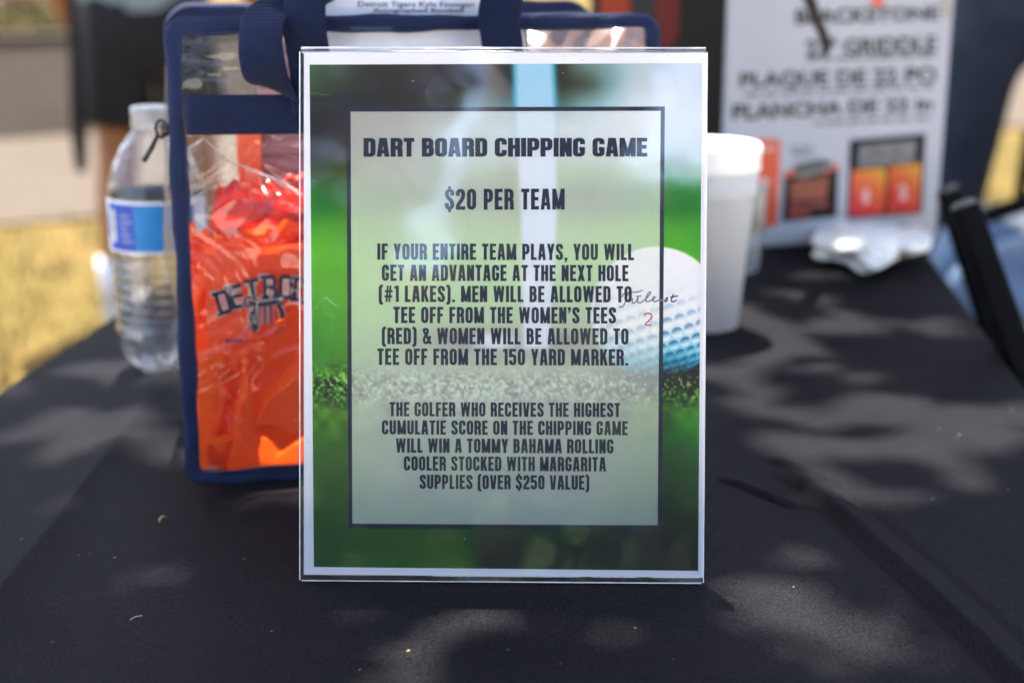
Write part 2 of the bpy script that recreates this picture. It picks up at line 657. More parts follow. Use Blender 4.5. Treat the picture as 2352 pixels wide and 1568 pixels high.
M_tabletop = plain('table plastic', (0.55, 0.55, 0.53), 0.5)
M_blackmetal = plain('black powder coated metal', (0.0036, 0.0036, 0.0036), 0.6, 0.2, 40, spec=.06)
table = empty('folding_table', TO + TD * 0.3 + TR_ * TW / 2 - Vector((0, 0, TZ)))
tag(table, 'long folding table hidden beneath the black tablecloth', 'table')
mb = MB()
mb.box(TO + TD * (T0 + .01) + TR_ * .01 + Vector((0, 0, -.045)), TR_ * (TW - .02), TD * (T1 - T0 - .02), Vector((0, 0, .040)))
mb.build('tabletop', M_tabletop, table)
for a in (.1, TW - .1):
    for b in (T0 + .2, T1 - .2):
        mb = MB()
        q = TO + TR_ * a + TD * b
        mb.tube([q + Vector((0, 0, -.046)), q + Vector((0, 0, -TZ + .002))], .0135, 12)
        mb.build('leg', M_blackmetal, table)


def axis_pts(lo, hi, step, drop):
    n = int(round((hi - lo) / step))
    top = [lo + (hi - lo) * i / n for i in range(n + 1)]
    sk = [0.004, .012, .025, .05, .09, .15, .22, .30, .38, .46, .54, .62, .69]
    sk = [d for d in sk if d <= drop]
    return np.array([lo - d for d in reversed(sk)] + top + [hi + d for d in sk])


A = axis_pts(0, TW, .0017, .69)
B = axis_pts(T0, T1, .0017, .69)
B = np.concatenate([B[B < .40], B[B >= .40][::4] if B[B >= .40][::4][-1] == B[-1] else np.append(B[(B >= .40) & (B < T1)][::4], B[B >= T1])])
ga, gb = np.meshgrid(A, B)
oa = np.maximum(0, np.maximum(-ga, ga - TW))
ob = np.maximum(0, np.maximum(T0 - gb, gb - T1))
sa = np.sign(ga - TW / 2); sb = np.sign(gb - (T0 + T1) / 2)
ca, cb = np.clip(ga, 0, TW), np.clip(gb, T0, T1)
drop = np.maximum(oa, ob)
# hanging folds in the skirts
fold_a = (np.sin(gb * 17 + 1.3 * np.sin(gb * 5)) * .5 + .5) * .05 * np.clip(oa / .5, 0, 1) + np.minimum(oa, .012) * .7
fold_b = (np.sin(ga * 19 + 1.1 * np.sin(ga * 6)) * .5 + .5) * .05 * np.clip(ob / .5, 0, 1) + np.minimum(ob, .012) * .7
ax = ca + sa * np.where(oa > 0, fold_a + .25 * np.minimum(oa, ob), 0)
bx_ = cb + sb * np.where(ob > 0, fold_b + .25 * np.minimum(oa, ob), 0)
hz = -drop + np.where(drop > 0, .002, 0)
top = drop <= 0


def seg_dist(poly):
    """distance to a polyline, signed side, and position along it (0..1)"""
    best = np.full(ga.shape, 9.0); side = np.zeros(ga.shape); tt = np.zeros(ga.shape)
    L = [0]
    for p, q in zip(poly, poly[1:]): L.append(L[-1] + math.dist(p, q))
    for i, (p, q) in enumerate(zip(poly, poly[1:])):
        dx, dy = q[0] - p[0], q[1] - p[1]
        l2 = dx * dx + dy * dy
        t = np.clip(((ga - p[0]) * dx + (gb - p[1]) * dy) / l2, 0, 1)
        ex, ey = ga - p[0] - t * dx, gb - p[1] - t * dy
        d = np.hypot(ex, ey)
        m = d < best
        best = np.where(m, d, best)
        side = np.where(m, np.sign(dx * ey - dy * ex), side)
        tt = np.where(m, (L[i] + t * math.sqrt(l2)) / L[-1], tt)
    return best, side, tt


sm = lambda x: np.clip(x, 0, 1) ** 2 * (3 - 2 * np.clip(x, 0, 1))
relief = np.zeros(ga.shape)
# raised pressed-in crease at the right front
d, s_, t = seg_dist([tc(pz(*p)) for p in [(1790, 1066), (1880, 1120), (1990, 1205), (2110, 1315), (2230, 1428), (2345, 1535), (2480, 1660)]])
wd = .0035 + .003 * sm(t * 2)
relief += sm(t / .12) * (.0044 * (1 - sm((d - wd) / .0060)) - .0014 * np.exp(-((d - wd - .0075) / .0035) ** 2) + .0015 * np.clip(-s_ * d / wd, -1, 1) * (1 - sm((d - wd) / .006)))
# fold on the left
d, s_, t = seg_dist([tc(pz(*p)) for p in [(410, 872), (350, 925), (230, 1080), (90, 1260), (-40, 1425), (-160, 1600)]])
relief += sm(t / .1) * np.where(s_ > 0, .0065 * np.exp(-d / .016), .0065 * np.exp(-d / .034))
# short puckers right of the sign
for pl, hh in (([(1625, 1092), (1690, 1112), (1770, 1142), (1838, 1172)], .0020), ([(1745, 1050), (1800, 1066), (1850, 1088), (1876, 1106)], .0022)):
    d, s_, t = seg_dist([tc(pz(*p)) for p in pl])
    en = sm(t / .25) * sm((1 - t) / .2)
    relief += en * (hh * np.exp(-((d - .004) / .005) ** 2) * (s_ > 0) - hh * np.exp(-(d / .0028) ** 2))
# faint fold from the bag towards the left edge, and gentle unevenness
d, s_, t = seg_dist([tc(pz(*p)) for p in [(430, 960), (340, 1010), (250, 1035)]])
relief += .002 * np.exp(-(d / .012) ** 2) * sm(t / .1)
relief += .0011 * np.sin(ga * 23 + 1.7 * np.sin(gb * 9)) * np.sin(gb * 14 + ga * 8) + .0008 * np.sin(ga * 47 + gb * 31)
# cloth lies flat under the sign, the bag and what stands on it
flat = np.ones(ga.shape)
for px_, py_, rr in ((690, 1330, .03), (850, 1333, .03), (1010, 1334, .03), (1170, 1335, .03), (1330, 1336, .03), (1480, 1337, .03), (1610, 1337, .03)):
    c = tc(pz(px_, py_)); flat *= sm((np.hypot(ga - c[0], gb - c[1]) - rr * .6) / rr)
relief *= flat
hz = hz + np.where(top, relief, 0)
base = np.array(TO)
PTS = base + ax[..., None] * np.array(TR_) + bx_[..., None] * np.array(TD)
PTS[..., 2] = TZ + hz
nb_, na_ = ga.shape
idx = np.arange(nb_ * na_).reshape(nb_, na_)
quads = np.stack([idx[:-1, :-1], idx[:-1, 1:], idx[1:, 1:], idx[1:, :-1]], -1).reshape(-1, 4)

k = NT('black table linen')
vec = k.coord()
nz = k.noise(vec, 9, 4)
basec = k.ramp(nz, [(0.3, (0.0083, 0.0077, 0.0093)), (0.7, (0.0114, 0.0104, 0.0122))])
vo = k.n('ShaderNodeTexVoronoi'); vo.inputs['Scale'].default_value = 75
k.l(vec, vo.inputs['Vector'])
spk = k.ramp(vo.outputs['Distance'], [(0.030, (1,) * 3), (0.06, (0,) * 3)])
gate = k.ramp(k.noise(vec, 38, 2), [(0.54, (0,) * 3), (0.64, (1,) * 3)])
mlt = k.n('ShaderNodeMath', operation='MULTIPLY'); k.l(spk, mlt.inputs[0]); k.l(gate, mlt.inputs[1])
# fine pale fibres
fb = k.ramp(k.noise(k.coord(scale=(1, 2.6, 1)), 420, 3, 0.7, 1.5), [(0.66, (0,) * 3), (0.80, (0.22,) * 3)])
mxm = k.n('ShaderNodeMath', operation='MAXIMUM'); k.l(mlt.outputs[0], mxm.inputs[0]); k.l(fb, mxm.inputs[1])
lint = k.n('ShaderNodeMix', data_type='RGBA'); k.l(mxm.outputs[0], lint.inputs[0]); k.l(basec, lint.inputs[6])
lint.inputs[7].default_value = (0.28, 0.27, 0.26, 1)
thr = k.ramp(k.noise(vec, 760, 3, .65), [(0.32, (.40,) * 3), (0.68, (1.95,) * 3)])
gm = k.n('ShaderNodeMix', data_type='RGBA', blend_type='MULTIPLY'); gm.inputs[0].default_value = 1.0
k.l(lint.outputs[2], gm.inputs[6]); k.l(thr, gm.inputs[7])
k.l(gm.outputs[2], k.b.inputs['Base Color'])
k.b.inputs['Roughness'].default_value = 0.6
k.b.inputs['Specular IOR Level'].default_value = 0.035
k.b.inputs['Sheen Weight'].default_value = 0.0
k.b.inputs['Sheen Roughness'].default_value = 0.5
w1 = k.n('ShaderNodeTexWave'); w1.bands_direction = 'X'; w1.inputs['Scale'].default_value = 420; w1.inputs['Distortion'].default_value = 1.0
w2 = k.n('ShaderNodeTexWave'); w2.bands_direction = 'Y'; w2.inputs['Scale'].default_value = 420; w2.inputs['Distortion'].default_value = 1.0
k.l(vec, w1.inputs['Vector']); k.l(vec, w2.inputs['Vector'])
ws = k.n('ShaderNodeMath', operation='ADD'); k.l(w1.outputs[1], ws.inputs[0]); k.l(w2.outputs[1], ws.inputs[1])
b1 = k.bump(ws.outputs[0], 0.8, 0.0005)
b1 = k.bump(k.noise(vec, 900, 2, .6), 0.5, 0.0006, b1)
k.l(k.bump(k.noise(vec, 60, 3), 0.15, 0.002, b1), k.b.inputs['Normal'])
M_cloth = k.m
cme = bpy.data.meshes.new('tablecloth')
cme.vertices.add(nb_ * na_); cme.vertices.foreach_set('co', PTS.astype(np.float32).ravel())
cme.loops.add(quads.size); cme.loops.foreach_set('vertex_index', quads.astype(np.int32).ravel())
cme.polygons.add(len(quads)); cme.polygons.foreach_set('loop_start', np.arange(0, quads.size, 4, dtype=np.int32))
cme.update(calc_edges=True); cme.validate()
cloth = link('tablecloth', cme, M_cloth, smooth=True)
tag(cloth, 'black creased tablecloth spread over the long table', 'tablecloth')

# small litter lying on the cloth
M_bit = plain('yellowed leaf', (0.42, 0.36, 0.08), 0.7, 0.3, 300)
q = pz(373, 1192, TZ + .0035)
mb = MB()
mb.tube([q + Vector((.0012, .004, 0)), q + Vector((-.0006, .0018, .001)), q + Vector((-.0012, -.001, .001)), q + Vector((-.0010, -.004, 0))], [.0003, .0009, .0009, .0003], 6, ell=.5)
tag(mb.build('leaf_scrap', M_bit, smooth=True), 'curled yellow leaf scrap on the black cloth in front of the tote', 'leaf')
q0, q1 = pz(298, 1423, TZ + .003), pz(326, 1413, TZ + .0034)
mb = MB(); mb.tube([q0, (q0 + q1) / 2 + Vector((0, 0, .0008)), q1], .00024, 6)
tag(mb.build('grass_straw', plain('straw', (0.45, 0.36, 0.24), .7), smooth=True), 'short thin tan straw on the black cloth at the lower left', 'straw')
q = pz(933, 1496, TZ + .003)
mb = MB(); mb.tube([q, q + Vector((.0012, .0004, .0004)), q + Vector((.0018, .0012, 0))], [.0003, .0006, .0003], 6)
tag(mb.build('crumb', plain('crumb', (0.40, 0.22, 0.08), .7), smooth=True), 'tiny brown crumb on the cloth below the standing sign', 'crumb')

# ================================================================== SIGN HOLDER AND POSTER
bl, br = pz(690, 1331, TZ + .0015), pz(1614, 1337.5, TZ + .0015)
SU = (br - bl); SU.z = 0; SU.normalize()
ST = R(14.0)
SW_ = Vector((-SU.y, SU.x, 0))
SV = Vector((0, 0, 1)) * math.cos(ST) + SW_ * math.sin(ST)
SN = SU.cross(SV)
SO = bl.copy()
SWID = (br - bl).length
SH = (on_plane(1150, 106, SO, SN) - SO).dot(SV)
spt = lambda a, b, n=0.0: SO + SU * a + SV * b + SN * n

holder = empty('sign_holder', spt(SWID / 2, 0))
tag(holder, 'clear acrylic slant sign holder standing upright on the black tablecloth', 'sign holder')
M_acryl = film('clear acrylic', (0.985, 0.988, 0.988), 0.004, 1.49, 2.3, wav=0.10, wscale=9, wdist=0.004, haze=0.004, scratch=True)
k = NT('acrylic edge highlight')  # pale diffuse colour paints the light piped to the acrylic's edges
k.b.inputs['Base Color'].default_value = (0.78, 0.80, 0.80, 1)
k.b.inputs['Roughness'].default_value = 0.12
k.b.inputs['Transmission Weight'].default_value = 0.0
tpn = k.n('ShaderNodeBsdfTransparent'); mxn = k.n('ShaderNodeMixShader')
k.l(k.ramp(k.noise(k.coord(), 45, 3), [(0.35, (0.45,) * 3), (0.65, (0.85,) * 3)]), mxn.inputs[0])
k.l(tpn.outputs[0], mxn.inputs[1]); k.l(k.b.outputs[0], mxn.inputs[2]); k.l(mxn.outputs[0], k.out.inputs[0])
M_edge = k.m
TH, RB = .0020, .0031
outer = [(0, 0), (0, SH - RB)] + [(-RB + RB * math.cos(a), SH - RB + RB * math.sin(a)) for a in np.linspace(0, math.pi, 9)[1:-1]] + [(-2 * RB, SH - RB), (-2 * RB, 0)]
inn = [(-2 * RB + TH, 0), (-2 * RB + TH, SH - RB)] + [(-RB + (RB - TH) * math.cos(a), SH - RB + (RB - TH) * math.sin(a)) for a in np.linspace(math.pi, 0, 7)[1:-1]] + [(-TH, SH - RB), (-TH, 0)]
prof = outer + inn
mb = MB()
n = len(prof)
vs = [spt(0, b, a) for a, b in prof] + [spt(SWID, b, a) for a, b in prof]
mb.add(vs, [(i, (i + 1) % n, n + (i + 1) % n, n + i) for i in range(n)])
mb.build('folded_pane', M_acryl, holder)
# saw-cut rims, the light gathered there put in as pale colour
mb = MB()
e = .0005
mb.box(spt(.0006, -e - .0001, 0), SU * (SWID - .0012), SV * e, SN * -TH)
mb.box(spt(-e - .0001, 0, 0), SU * e, SV * (SH - RB), SN * -.0007)
mb.box(spt(SWID + .0001, 0, 0), SU * e, SV * (SH - RB), SN * -.0012)
mb.build('rim', M_edge, holder)
mb = MB()
for a0, a1 in ((.0004, SWID - .0004),):
    mb.tube([spt(a0, SH - .0008, -.0016), spt(a1, SH - .0008, -.0016)], .00055, 8)
    mb.tube([spt(a0, SH - .0031, -.0031), spt(a1, SH - .0031, -.0031)], .00045, 8)
mb.build('bend_highlight', M_edge, holder)  # pale strips: bright line of the top bend put in as colour
mb = MB()
ft = Vector((0, 0, 1))
o = spt(.0005, .0004, -2 * RB - .0002); o.z = TZ + .0012
mb.box(o, SU * (SWID - .001), SW_ * .075, ft * .002)
mb.build('foot', M_acryl, holder)

# printed sheet
PN = -.0026
PO = spt(0, 0, PN)
pp = lambda x, y, d=0.0: on_plane(x, y, PO, SN) + SN * d


def rel(P): q = P - SO; return q.dot(SU), q.dot(SV)


poster = empty('poster', spt(SWID / 2, .003, PN))
tag(poster, 'printed golf game poster with navy lettering inside the acrylic holder', 'poster')
M_paper = plain('white printer paper', (0.82, 0.81, 0.82), 0.6, 0.015, 60, 0.05, 900)
a0 = rel(pp(698, 800))[0]; a1 = rel(pp(1618.5, 800))[0]
b0 = rel(pp(1150, 1322))[1]; b1 = rel(pp(1150, 122))[1]
mb = MB()
# sheet bows very slightly between the panes
nx = 24
rows = []
for j in range(13):
    rows.append([spt(a0 + (a1 - a0) * i / nx, b0 + (b1 - b0) * j / 12, PN - .00002) for i in range(nx + 1)])
mb.loft(rows, cap=False, closed=False)
mb.build('sheet', M_paper, poster)

ROWS = {
 147: [(711, 66, 90, 68), (780, 62, 72, 58), (860, 56, 54, 42), (1000, 52, 48, 38), (1160, 46, 42, 33), (1290, 54, 52, 40), (1330, 92, 118, 118), (1400, 128, 158, 164), (1450, 160, 182, 192), (1520, 180, 192, 202), (1608, 190, 198, 208)],
 195: [(711, 60, 84, 66), (790, 52, 60, 48), (860, 48, 44, 33), (1000, 50, 46, 37), (1160, 42, 38, 30), (1290, 50, 46, 36), (1350, 60, 68, 56), (1400, 108, 148, 153), (1450, 180, 192, 206), (1608, 195, 200, 212)],
 240: [(711, 44, 43, 35), (800, 42, 40, 30), (900, 46, 44, 35), (1040, 58, 62, 60), (1100, 104, 136, 148), (1160, 88, 118, 130), (1290, 78, 104, 94), (1340, 108, 148, 154), (1400, 150, 180, 195), (1450, 190, 200, 216), (1608, 198, 204, 216)],
 300: [(711, 42, 40, 31), (830, 60, 52, 50), (930, 76, 72, 72), (1030, 120, 142, 152), (1160, 150, 175, 205), (1290, 150, 172, 195), (1400, 165, 185, 215), (1450, 180, 195, 222), (1608, 200, 206, 218)],
 350: [(711, 46, 48, 28), (830, 62, 62, 46), (930, 84, 92, 80), (1000, 112, 134, 134), (1100, 130, 160, 165), (1290, 140, 165, 170), (1400, 150, 180, 190), (1470, 170, 195, 212), (1608, 188, 203, 212)],
 400: [(711, 56, 74, 28), (850, 70, 88, 54), (1000, 74, 92, 68), (1080, 95, 125, 100), (1170, 75, 90, 60), (1290, 95, 130, 80), (1400, 90, 125, 85), (1470, 130, 160, 150), (1530, 120, 160, 150), (1608, 160, 190, 190)],
 440: [(711, 46, 104, 43), (850, 68, 98, 55), (1050, 72, 90, 62), (1290, 60, 90, 60), (1400, 50, 80, 52), (1500, 45, 100, 60), (1560, 40, 112, 55), (1608, 50, 125, 70)],
 480: [(711, 34, 112, 38), (850, 72, 112, 58), (1050, 80, 105, 65), (1290, 70, 95, 60), (1400, 58, 82, 52), (1530, 48, 110, 45), (1608, 40, 120, 40)],
 520: [(711, 70, 150, 28), (900, 88, 135, 60), (1100, 90, 135, 65), (1300, 85, 130, 60), (1450, 80, 140, 55), (1530, 70, 145, 35), (1608, 55, 150, 22)],
 580: [(711, 88, 172, 26), (900, 95, 160, 65), (1100, 95, 160, 70), (1300, 92, 160, 62), (1450, 95, 165, 60), (1608, 76, 164, 18)],
 660: [(711, 82, 160, 24), (900, 92, 160, 62), (1300, 90, 155, 60), (1608, 75, 150, 18)],
 740: [(711, 68, 140, 22), (900, 88, 145, 55), (1100, 80, 130, 55), (1300, 75, 120, 50), (1608, 60, 110, 22)],
 780: [(711, 60, 128, 24), (900, 85, 135, 60), (985, 60, 80, 50), (1040, 18, 18, 18), (1150, 20, 18, 16), (1200, 60, 60, 60), (1300, 16, 12, 10), (1370, 40, 44, 32), (1430, 60, 80, 50), (1608, 50, 60, 18)],
 815: [(711, 60, 125, 24), (900, 85, 130, 60), (1050, 70, 95, 60), (1290, 60, 75, 48), (1400, 80, 110, 65), (1608, 36, 34, 12)],
 850: [(711, 58, 114, 25), (900, 85, 115, 70), (1300, 82, 110, 68), (1450, 52, 50, 48), (1608, 30, 34, 10)],
 890: [(711, 44, 88, 26), (1000, 90, 110, 88), (1400, 88, 105, 85), (1530, 26, 54, 10), (1608, 36, 74, 12)],
 940: [(711, 64, 110, 22), (900, 82, 100, 75), (1300, 72, 90, 68), (1530, 50, 88, 9), (1608, 58, 114, 14)],
 1000: [(711, 60, 112, 24), (900, 75, 102, 70), (1300, 70, 90, 62), (1530, 34, 84, 14), (1608, 44, 110, 22)],
 1080: [(711, 50, 92, 24), (900, 70, 95, 62), (1300, 62, 82, 58), (1530, 28, 70, 18), (1608, 34, 88, 22)],
 1180: [(711, 40, 78, 22), (900, 62, 88, 58), (1300, 55, 80, 56), (1530, 21, 55, 12), (1608, 28, 60, 13)],
 1250: [(711, 42, 80, 24), (850, 50, 88, 24), (1050, 58, 90, 28), (1120, 17, 50, 13), (1300, 19, 55, 12), (1608, 20, 42, 7)],
 1312: [(711, 42, 76, 26), (1000, 58, 95, 28), (1070, 72, 98, 38), (1110, 17, 48, 11), (1300, 18, 58, 11), (1608, 20, 42, 7)],
}


def noise2(ny, nx, cells, seed):
    r_ = np.random.default_rng(seed)
    cy, cx = cells
    g = r_.random((cy + 2, cx + 2))
    y = np.linspace(0, cy, ny); x = np.linspace(0, cx, nx)
    iy, ix = np.minimum(y.astype(int), cy), np.minimum(x.astype(int), cx)
    fy, fx = (y - iy)[:, None], (x - ix)[None]
    fy, fx = fy * fy * (3 - 2 * fy), fx * fx * (3 - 2 * fx)
    a = g[np.ix_(iy, ix)]; b = g[np.ix_(iy, ix + 1)]; c = g[np.ix_(iy + 1, ix)]; d = g[np.ix_(iy + 1, ix + 1)]
    return a * (1 - fy) * (1 - fx) + b * (1 - fy) * fx + c * fy * (1 - fx) + d * fy * fx


NXP, NYP = 360, 460
cU, cV = np.meshgrid(np.linspace(0, 1, NXP), np.linspace(0, 1, NYP))
cor = np.array([(711, 149), (1612.5, 146), (1603.5, 1310), (721, 1301)], float)
XY = ((1 - cU) * (1 - cV))[..., None] * cor[0] + (cU * (1 - cV))[..., None] * cor[1] + (cU * cV)[..., None] * cor[2] + ((1 - cU) * cV)[..., None] * cor[3]
X, Y = XY[..., 0], XY[..., 1]
ks = sorted(ROWS)
xsamp = np.linspace(700, 1620, 231)
tabl = np.array([[np.interp(xsamp, [c[0] for c in ROWS[k_]], [c[1 + ch] for c in ROWS[k_]]) for ch in range(3)] for k_ in ks])   # rows,3,xs
# soften in x
ker = np.exp(-np.linspace(-2, 2, 13) ** 2); ker /= ker.sum()
tabl = np.array([[np.convolve(np.pad(t_, 6, 'edge'), ker, 'valid') for t_ in rw] for rw in tabl])
ysamp = np.linspace(140, 1320, 296)
tab2 = np.stack([np.stack([np.interp(ysamp, ks, tabl[:, ch, i]) for i in range(len(xsamp))], 1) for ch in range(3)], -1)
ker = np.exp(-np.linspace(-2, 2, 9) ** 2); ker /= ker.sum()
tab2 = np.apply_along_axis(lambda t_: np.convolve(np.pad(t_, 4, 'edge'), ker, 'valid'), 0, tab2)
fx = np.interp(X, xsamp, np.arange(len(xsamp))); fy = np.interp(Y, ysamp, np.arange(len(ysamp)))
ix, iy = np.minimum(fx.astype(int), len(xsamp) - 2), np.minimum(fy.astype(int), len(ysamp) - 2)
tx, ty = (fx - ix)[..., None], (fy - iy)[..., None]
PIC = tab2[iy, ix] * (1 - tx) * (1 - ty) + tab2[iy, ix + 1] * tx * (1 - ty) + tab2[iy + 1, ix] * (1 - tx) * ty + tab2[iy + 1, ix + 1] * tx * ty
mixc = lambda base, col, w: base * (1 - w[..., None]) + np.array(col, float) * w[..., None]
# soft background mottling
PIC *= (1 + .10 * (noise2(NYP, NXP, (9, 7), 3) - .5) + .06 * (noise2(NYP, NXP, (26, 20), 4) - .5))[..., None]
# the flag pole
cx = np.interp(Y, [140, 320, 500, 800], [1226, 1232, 1238, 1231]); hw = np.interp(Y, [140, 300, 500, 700, 800], [43, 46, 42, 34, 30])
e_ = np.abs(X - cx)
vis = sm((812 - Y) / 22)
PIC = mixc(PIC, (58, 150, 178), np.exp(-((e_ - hw) / 9) ** 2) * vis * sm((420 - Y) / 200) * .9)
pc = np.stack([np.interp(Y, [140, 250, 400, 800], v_) for v_ in ([150, 156, 178, 172], [198, 198, 198, 190], [228, 232, 244, 236])], -1)
w_ = (1 - sm((e_ - hw + 10) / 18)) * vis
PIC = PIC * (1 - w_[..., None]) + pc * w_[..., None]
# pale cup edge of the hole
PIC = mixc(PIC, (196, 200, 236), np.exp(-(((X - 1135) / 52) ** 2 + ((Y - 782) / 20) ** 2) ** 1.6))
# golf ball with dimples
bxx, byy, brr = (X - 1508) / 152, (Y - 718) / 152, np.hypot(X - 1508, Y - 718) / 152
ball = 1 - sm((brr - .975) / .04)
zz = np.sqrt(np.clip(1 - brr ** 2, 0, 1))
bc = np.stack([np.interp(byy, [-1, -.2, .2, .5, .75, 1], v_) for v_ in ([230, 228, 220, 150, 36, 16], [232, 230, 226, 202, 136, 42], [243, 243, 242, 230, 172, 40])], -1)
bc *= (1 - .16 * sm((np.abs(bxx) - .55) / .4))[..., None]
# dimples on a hexagonal lattice wrapped on the ball
lx, ly = np.arcsin(np.clip(bxx / np.maximum(np.sqrt(np.clip(1 - byy ** 2, .02, 1)), .05), -1, 1)) * 5.6, np.arcsin(np.clip(byy, -1, 1)) * 6.6
lx, ly = lx * .85 * math.cos(.32) - ly * .80 * math.sin(.32), lx * .85 * math.sin(.32) + ly * .80 * math.cos(.32)
best = np.full(X.shape, 9.0); bdy = np.zeros(X.shape)
r0 = np.round(ly)
for dr in (-1, 0, 1):
    rr_ = r0 + dr
    off = (rr_ % 2) * .5
    c0 = np.round(lx - off)
    for dc in (-1, 0, 1):
        dx_, dy_ = lx - (c0 + dc + off), (ly - rr_) * 1.0
        dd = np.hypot(dx_, dy_)
        m_ = dd < best
        best = np.where(m_, dd, best); bdy = np.where(m_, dy_, bdy)
ins = 1 - sm((best - .38) / .12)
low = sm((byy + .45) / .9)
shade_ = ins * (.42 * sm((.12 - bdy) / .4) - .25 * sm((bdy - .05) / .3)) * (.02 + 1.0 * low)
dc_ = np.stack([1 - shade_ * 1.5, 1 - shade_ * .95, 1 - shade_ * .62], -1)
bc = bc * np.clip(dc_, .12, 1.35)
PIC = PIC * (1 - ball[..., None]) + np.clip(bc, 0, 244) * ball[..., None]
# shadow gap under the ball and the turf grain
PIC *= (1 - .65 * np.exp(-(((X - 1520) / 120) ** 2 + ((Y - 872) / 16) ** 2)))[..., None]
g1 = noise2(NYP, NXP, (210, 170), 5); g2 = noise2(NYP, NXP, (110, 80), 6); g3 = noise2(NYP, NXP, (46, 36), 8)
foc = np.exp(-((Y - 890) / 34) ** 2)
soft = np.exp(-((Y - 950) / 60) ** 2) + .4 * np.exp(-((Y - 850) / 30) ** 2)
gr = (g1 - .5) * 1.5 + (g2 - .5) * 1.0
PIC = PIC * np.clip(1 + foc * gr * 1.15 + soft * (g3 - .5) * .55 + .25 * np.exp(-((Y - 900) / 60) ** 2) * (g2 - .5), .15, 2.2)[..., None]
PIC = mixc(PIC, (168, 190, 120), np.clip(foc * (g1 - .66) * 3.2, 0, .8))
# translucent panel behind the lettering
inp = sm((X - 799) / 3) * sm((1521 - X) / 3) * sm((Y - 251) / 3) * sm((1207 - Y) / 3)
PAN = PIC * .37 + np.array((223, 228, 230)) * .63
PIC = PIC * (1 - inp[..., None]) + PAN * inp[..., None]
ALB = lin(np.clip(PIC, 4, 250)) / lin((221, 223, 238)) * np.array((.78, .77, .78))
ALB = np.clip(ALB * 1.03 - .024, .004, .86)
SOv, SNv = np.array(PO), np.array(SN)
RAY = np.array(_r) * ((X - 1176) / FPX)[..., None] + np.array(_u) * ((784 - Y) / FPX)[..., None] + np.array(_f)
tt_ = ((SOv - np.array(CAM)) @ SNv) / (RAY @ SNv)
VP = np.array(CAM) + RAY * tt_[..., None] + SNv * .00012
ids = np.arange(NXP * NYP).reshape(NYP, NXP)
fq = np.stack([ids[:-1, :-1], ids[1:, :-1], ids[1:, 1:], ids[:-1, 1:]], -1).reshape(-1, 4)


def ink_mesh(name, V, F, alb, mat, parent):
    me = bpy.data.meshes.new(name)
    V = V.reshape(-1, 3)
    me.vertices.add(len(V)); me.vertices.foreach_set('co', V.astype(np.float32).ravel())
    me.loops.add(F.size); me.loops.foreach_set('vertex_index', F.astype(np.int32).ravel())
    me.polygons.add(len(F)); me.polygons.foreach_set('loop_start', np.arange(0, F.size, 4, dtype=np.int32))
    at = me.color_attributes.new('ink', 'FLOAT_COLOR', 'POINT')
    at.data.foreach_set('color', np.concatenate([alb.reshape(-1, 3), np.ones((len(V), 1))], 1).astype(np.float32).ravel())
    me.update(calc_edges=True)
    me.validate()
    return link(name, me, mat, parent)


ink_mesh('picture', VP, fq, ALB, vcol_mat('printed picture', .5, .07, 2600, .4), poster)

M_ink = plain('navy ink', (0.011, 0.016, 0.036), 0.55, 0.10, 250, spec=0.3)
mb = MB()
bo = [(796, 247.5), (1527, 245), (1520, 1216.5), (800, 1212)]
bi = [(805.5, 257), (1517.5, 255), (1510.5, 1206), (809.5, 1201.5)]
vs = [pp(x, y, .00022) for x, y in bo + bi]
mb.add(vs, [(0, 4, 5, 1), (1, 5, 6, 2), (2, 6, 7, 3), (3, 7, 4, 0)])
mb.build('border', M_ink, poster)
pl3 = lambda x, y: pp(x, y, .00030)
TITLE = dict(W=.62, s=.262, h=.20, r=.13, gap=.055)
BODY = dict(W=.46, s=.192, h=.165, r=.17, gap=.085)
letter_mesh('title_lettering', [('DART BOARD CHIPPING GAME', 835, 1486.5, 317.5, 360.5, 317, 360)], pl3, SN, M_ink, poster, TITLE)
letter_mesh('price_lettering', [('$20 PER TEAM', 1022, 1297, 434, 482, 433.5, 481.5)], pl3, SN, M_ink, poster, BODY)
letter_mesh('rules_lettering', [
    ('IF YOUR ENTIRE TEAM PLAYS, YOU WILL', 866.7, 1456, 559.3, 596.4, 560.2, 597.7),
    ('GET AN ADVANTAGE AT THE NEXT HOLE', 877.2, 1443.5, 607.9, 645, 608.9, 646),
    ('(#1 LAKES). MEN WILL BE ALLOWED TO', 869.9, 1451, 655.9, 693.3, 657.1, 694.5),
    ('TEE OFF FROM THE WOMEN\u2019S TEES', 903.5, 1415, 704.3, 741.7, 705.5, 743),
    ('(RED) & WOMEN WILL BE ALLOWED TO', 876.9, 1443.5, 752.3, 790, 754, 791.3),
    ('TEE OFF FROM THE 150 YARD MARKER.', 866.7, 1443, 799.9, 837.7, 801.6, 839.2)], pl3, SN, M_ink, poster, BODY)
letter_mesh('prize_lettering', [
    ('THE GOLFER WHO RECEIVES THE HIGHEST', 894.8, 1424.3, 922.8, 955.4, 924.8, 957.4),
    ('CUMULATIE SCORE ON THE CHIPPING GAME', 877.2, 1442, 964.4, 997, 966.6, 999),
    ('WILL WIN A TOMMY BAHAMA ROLLING', 909.2, 1409, 1006, 1038.6, 1008, 1040.8),
    ('COOLER STOCKED WITH MARGARITA', 927.5, 1391.7, 1046.9, 1079.9, 1049, 1082),
    ('SUPPLIES (OVER $250 VALUE)', 963.9, 1353.5, 1089.2, 1121.8, 1091, 1124)], pl3, SN, M_ink, poster, BODY)


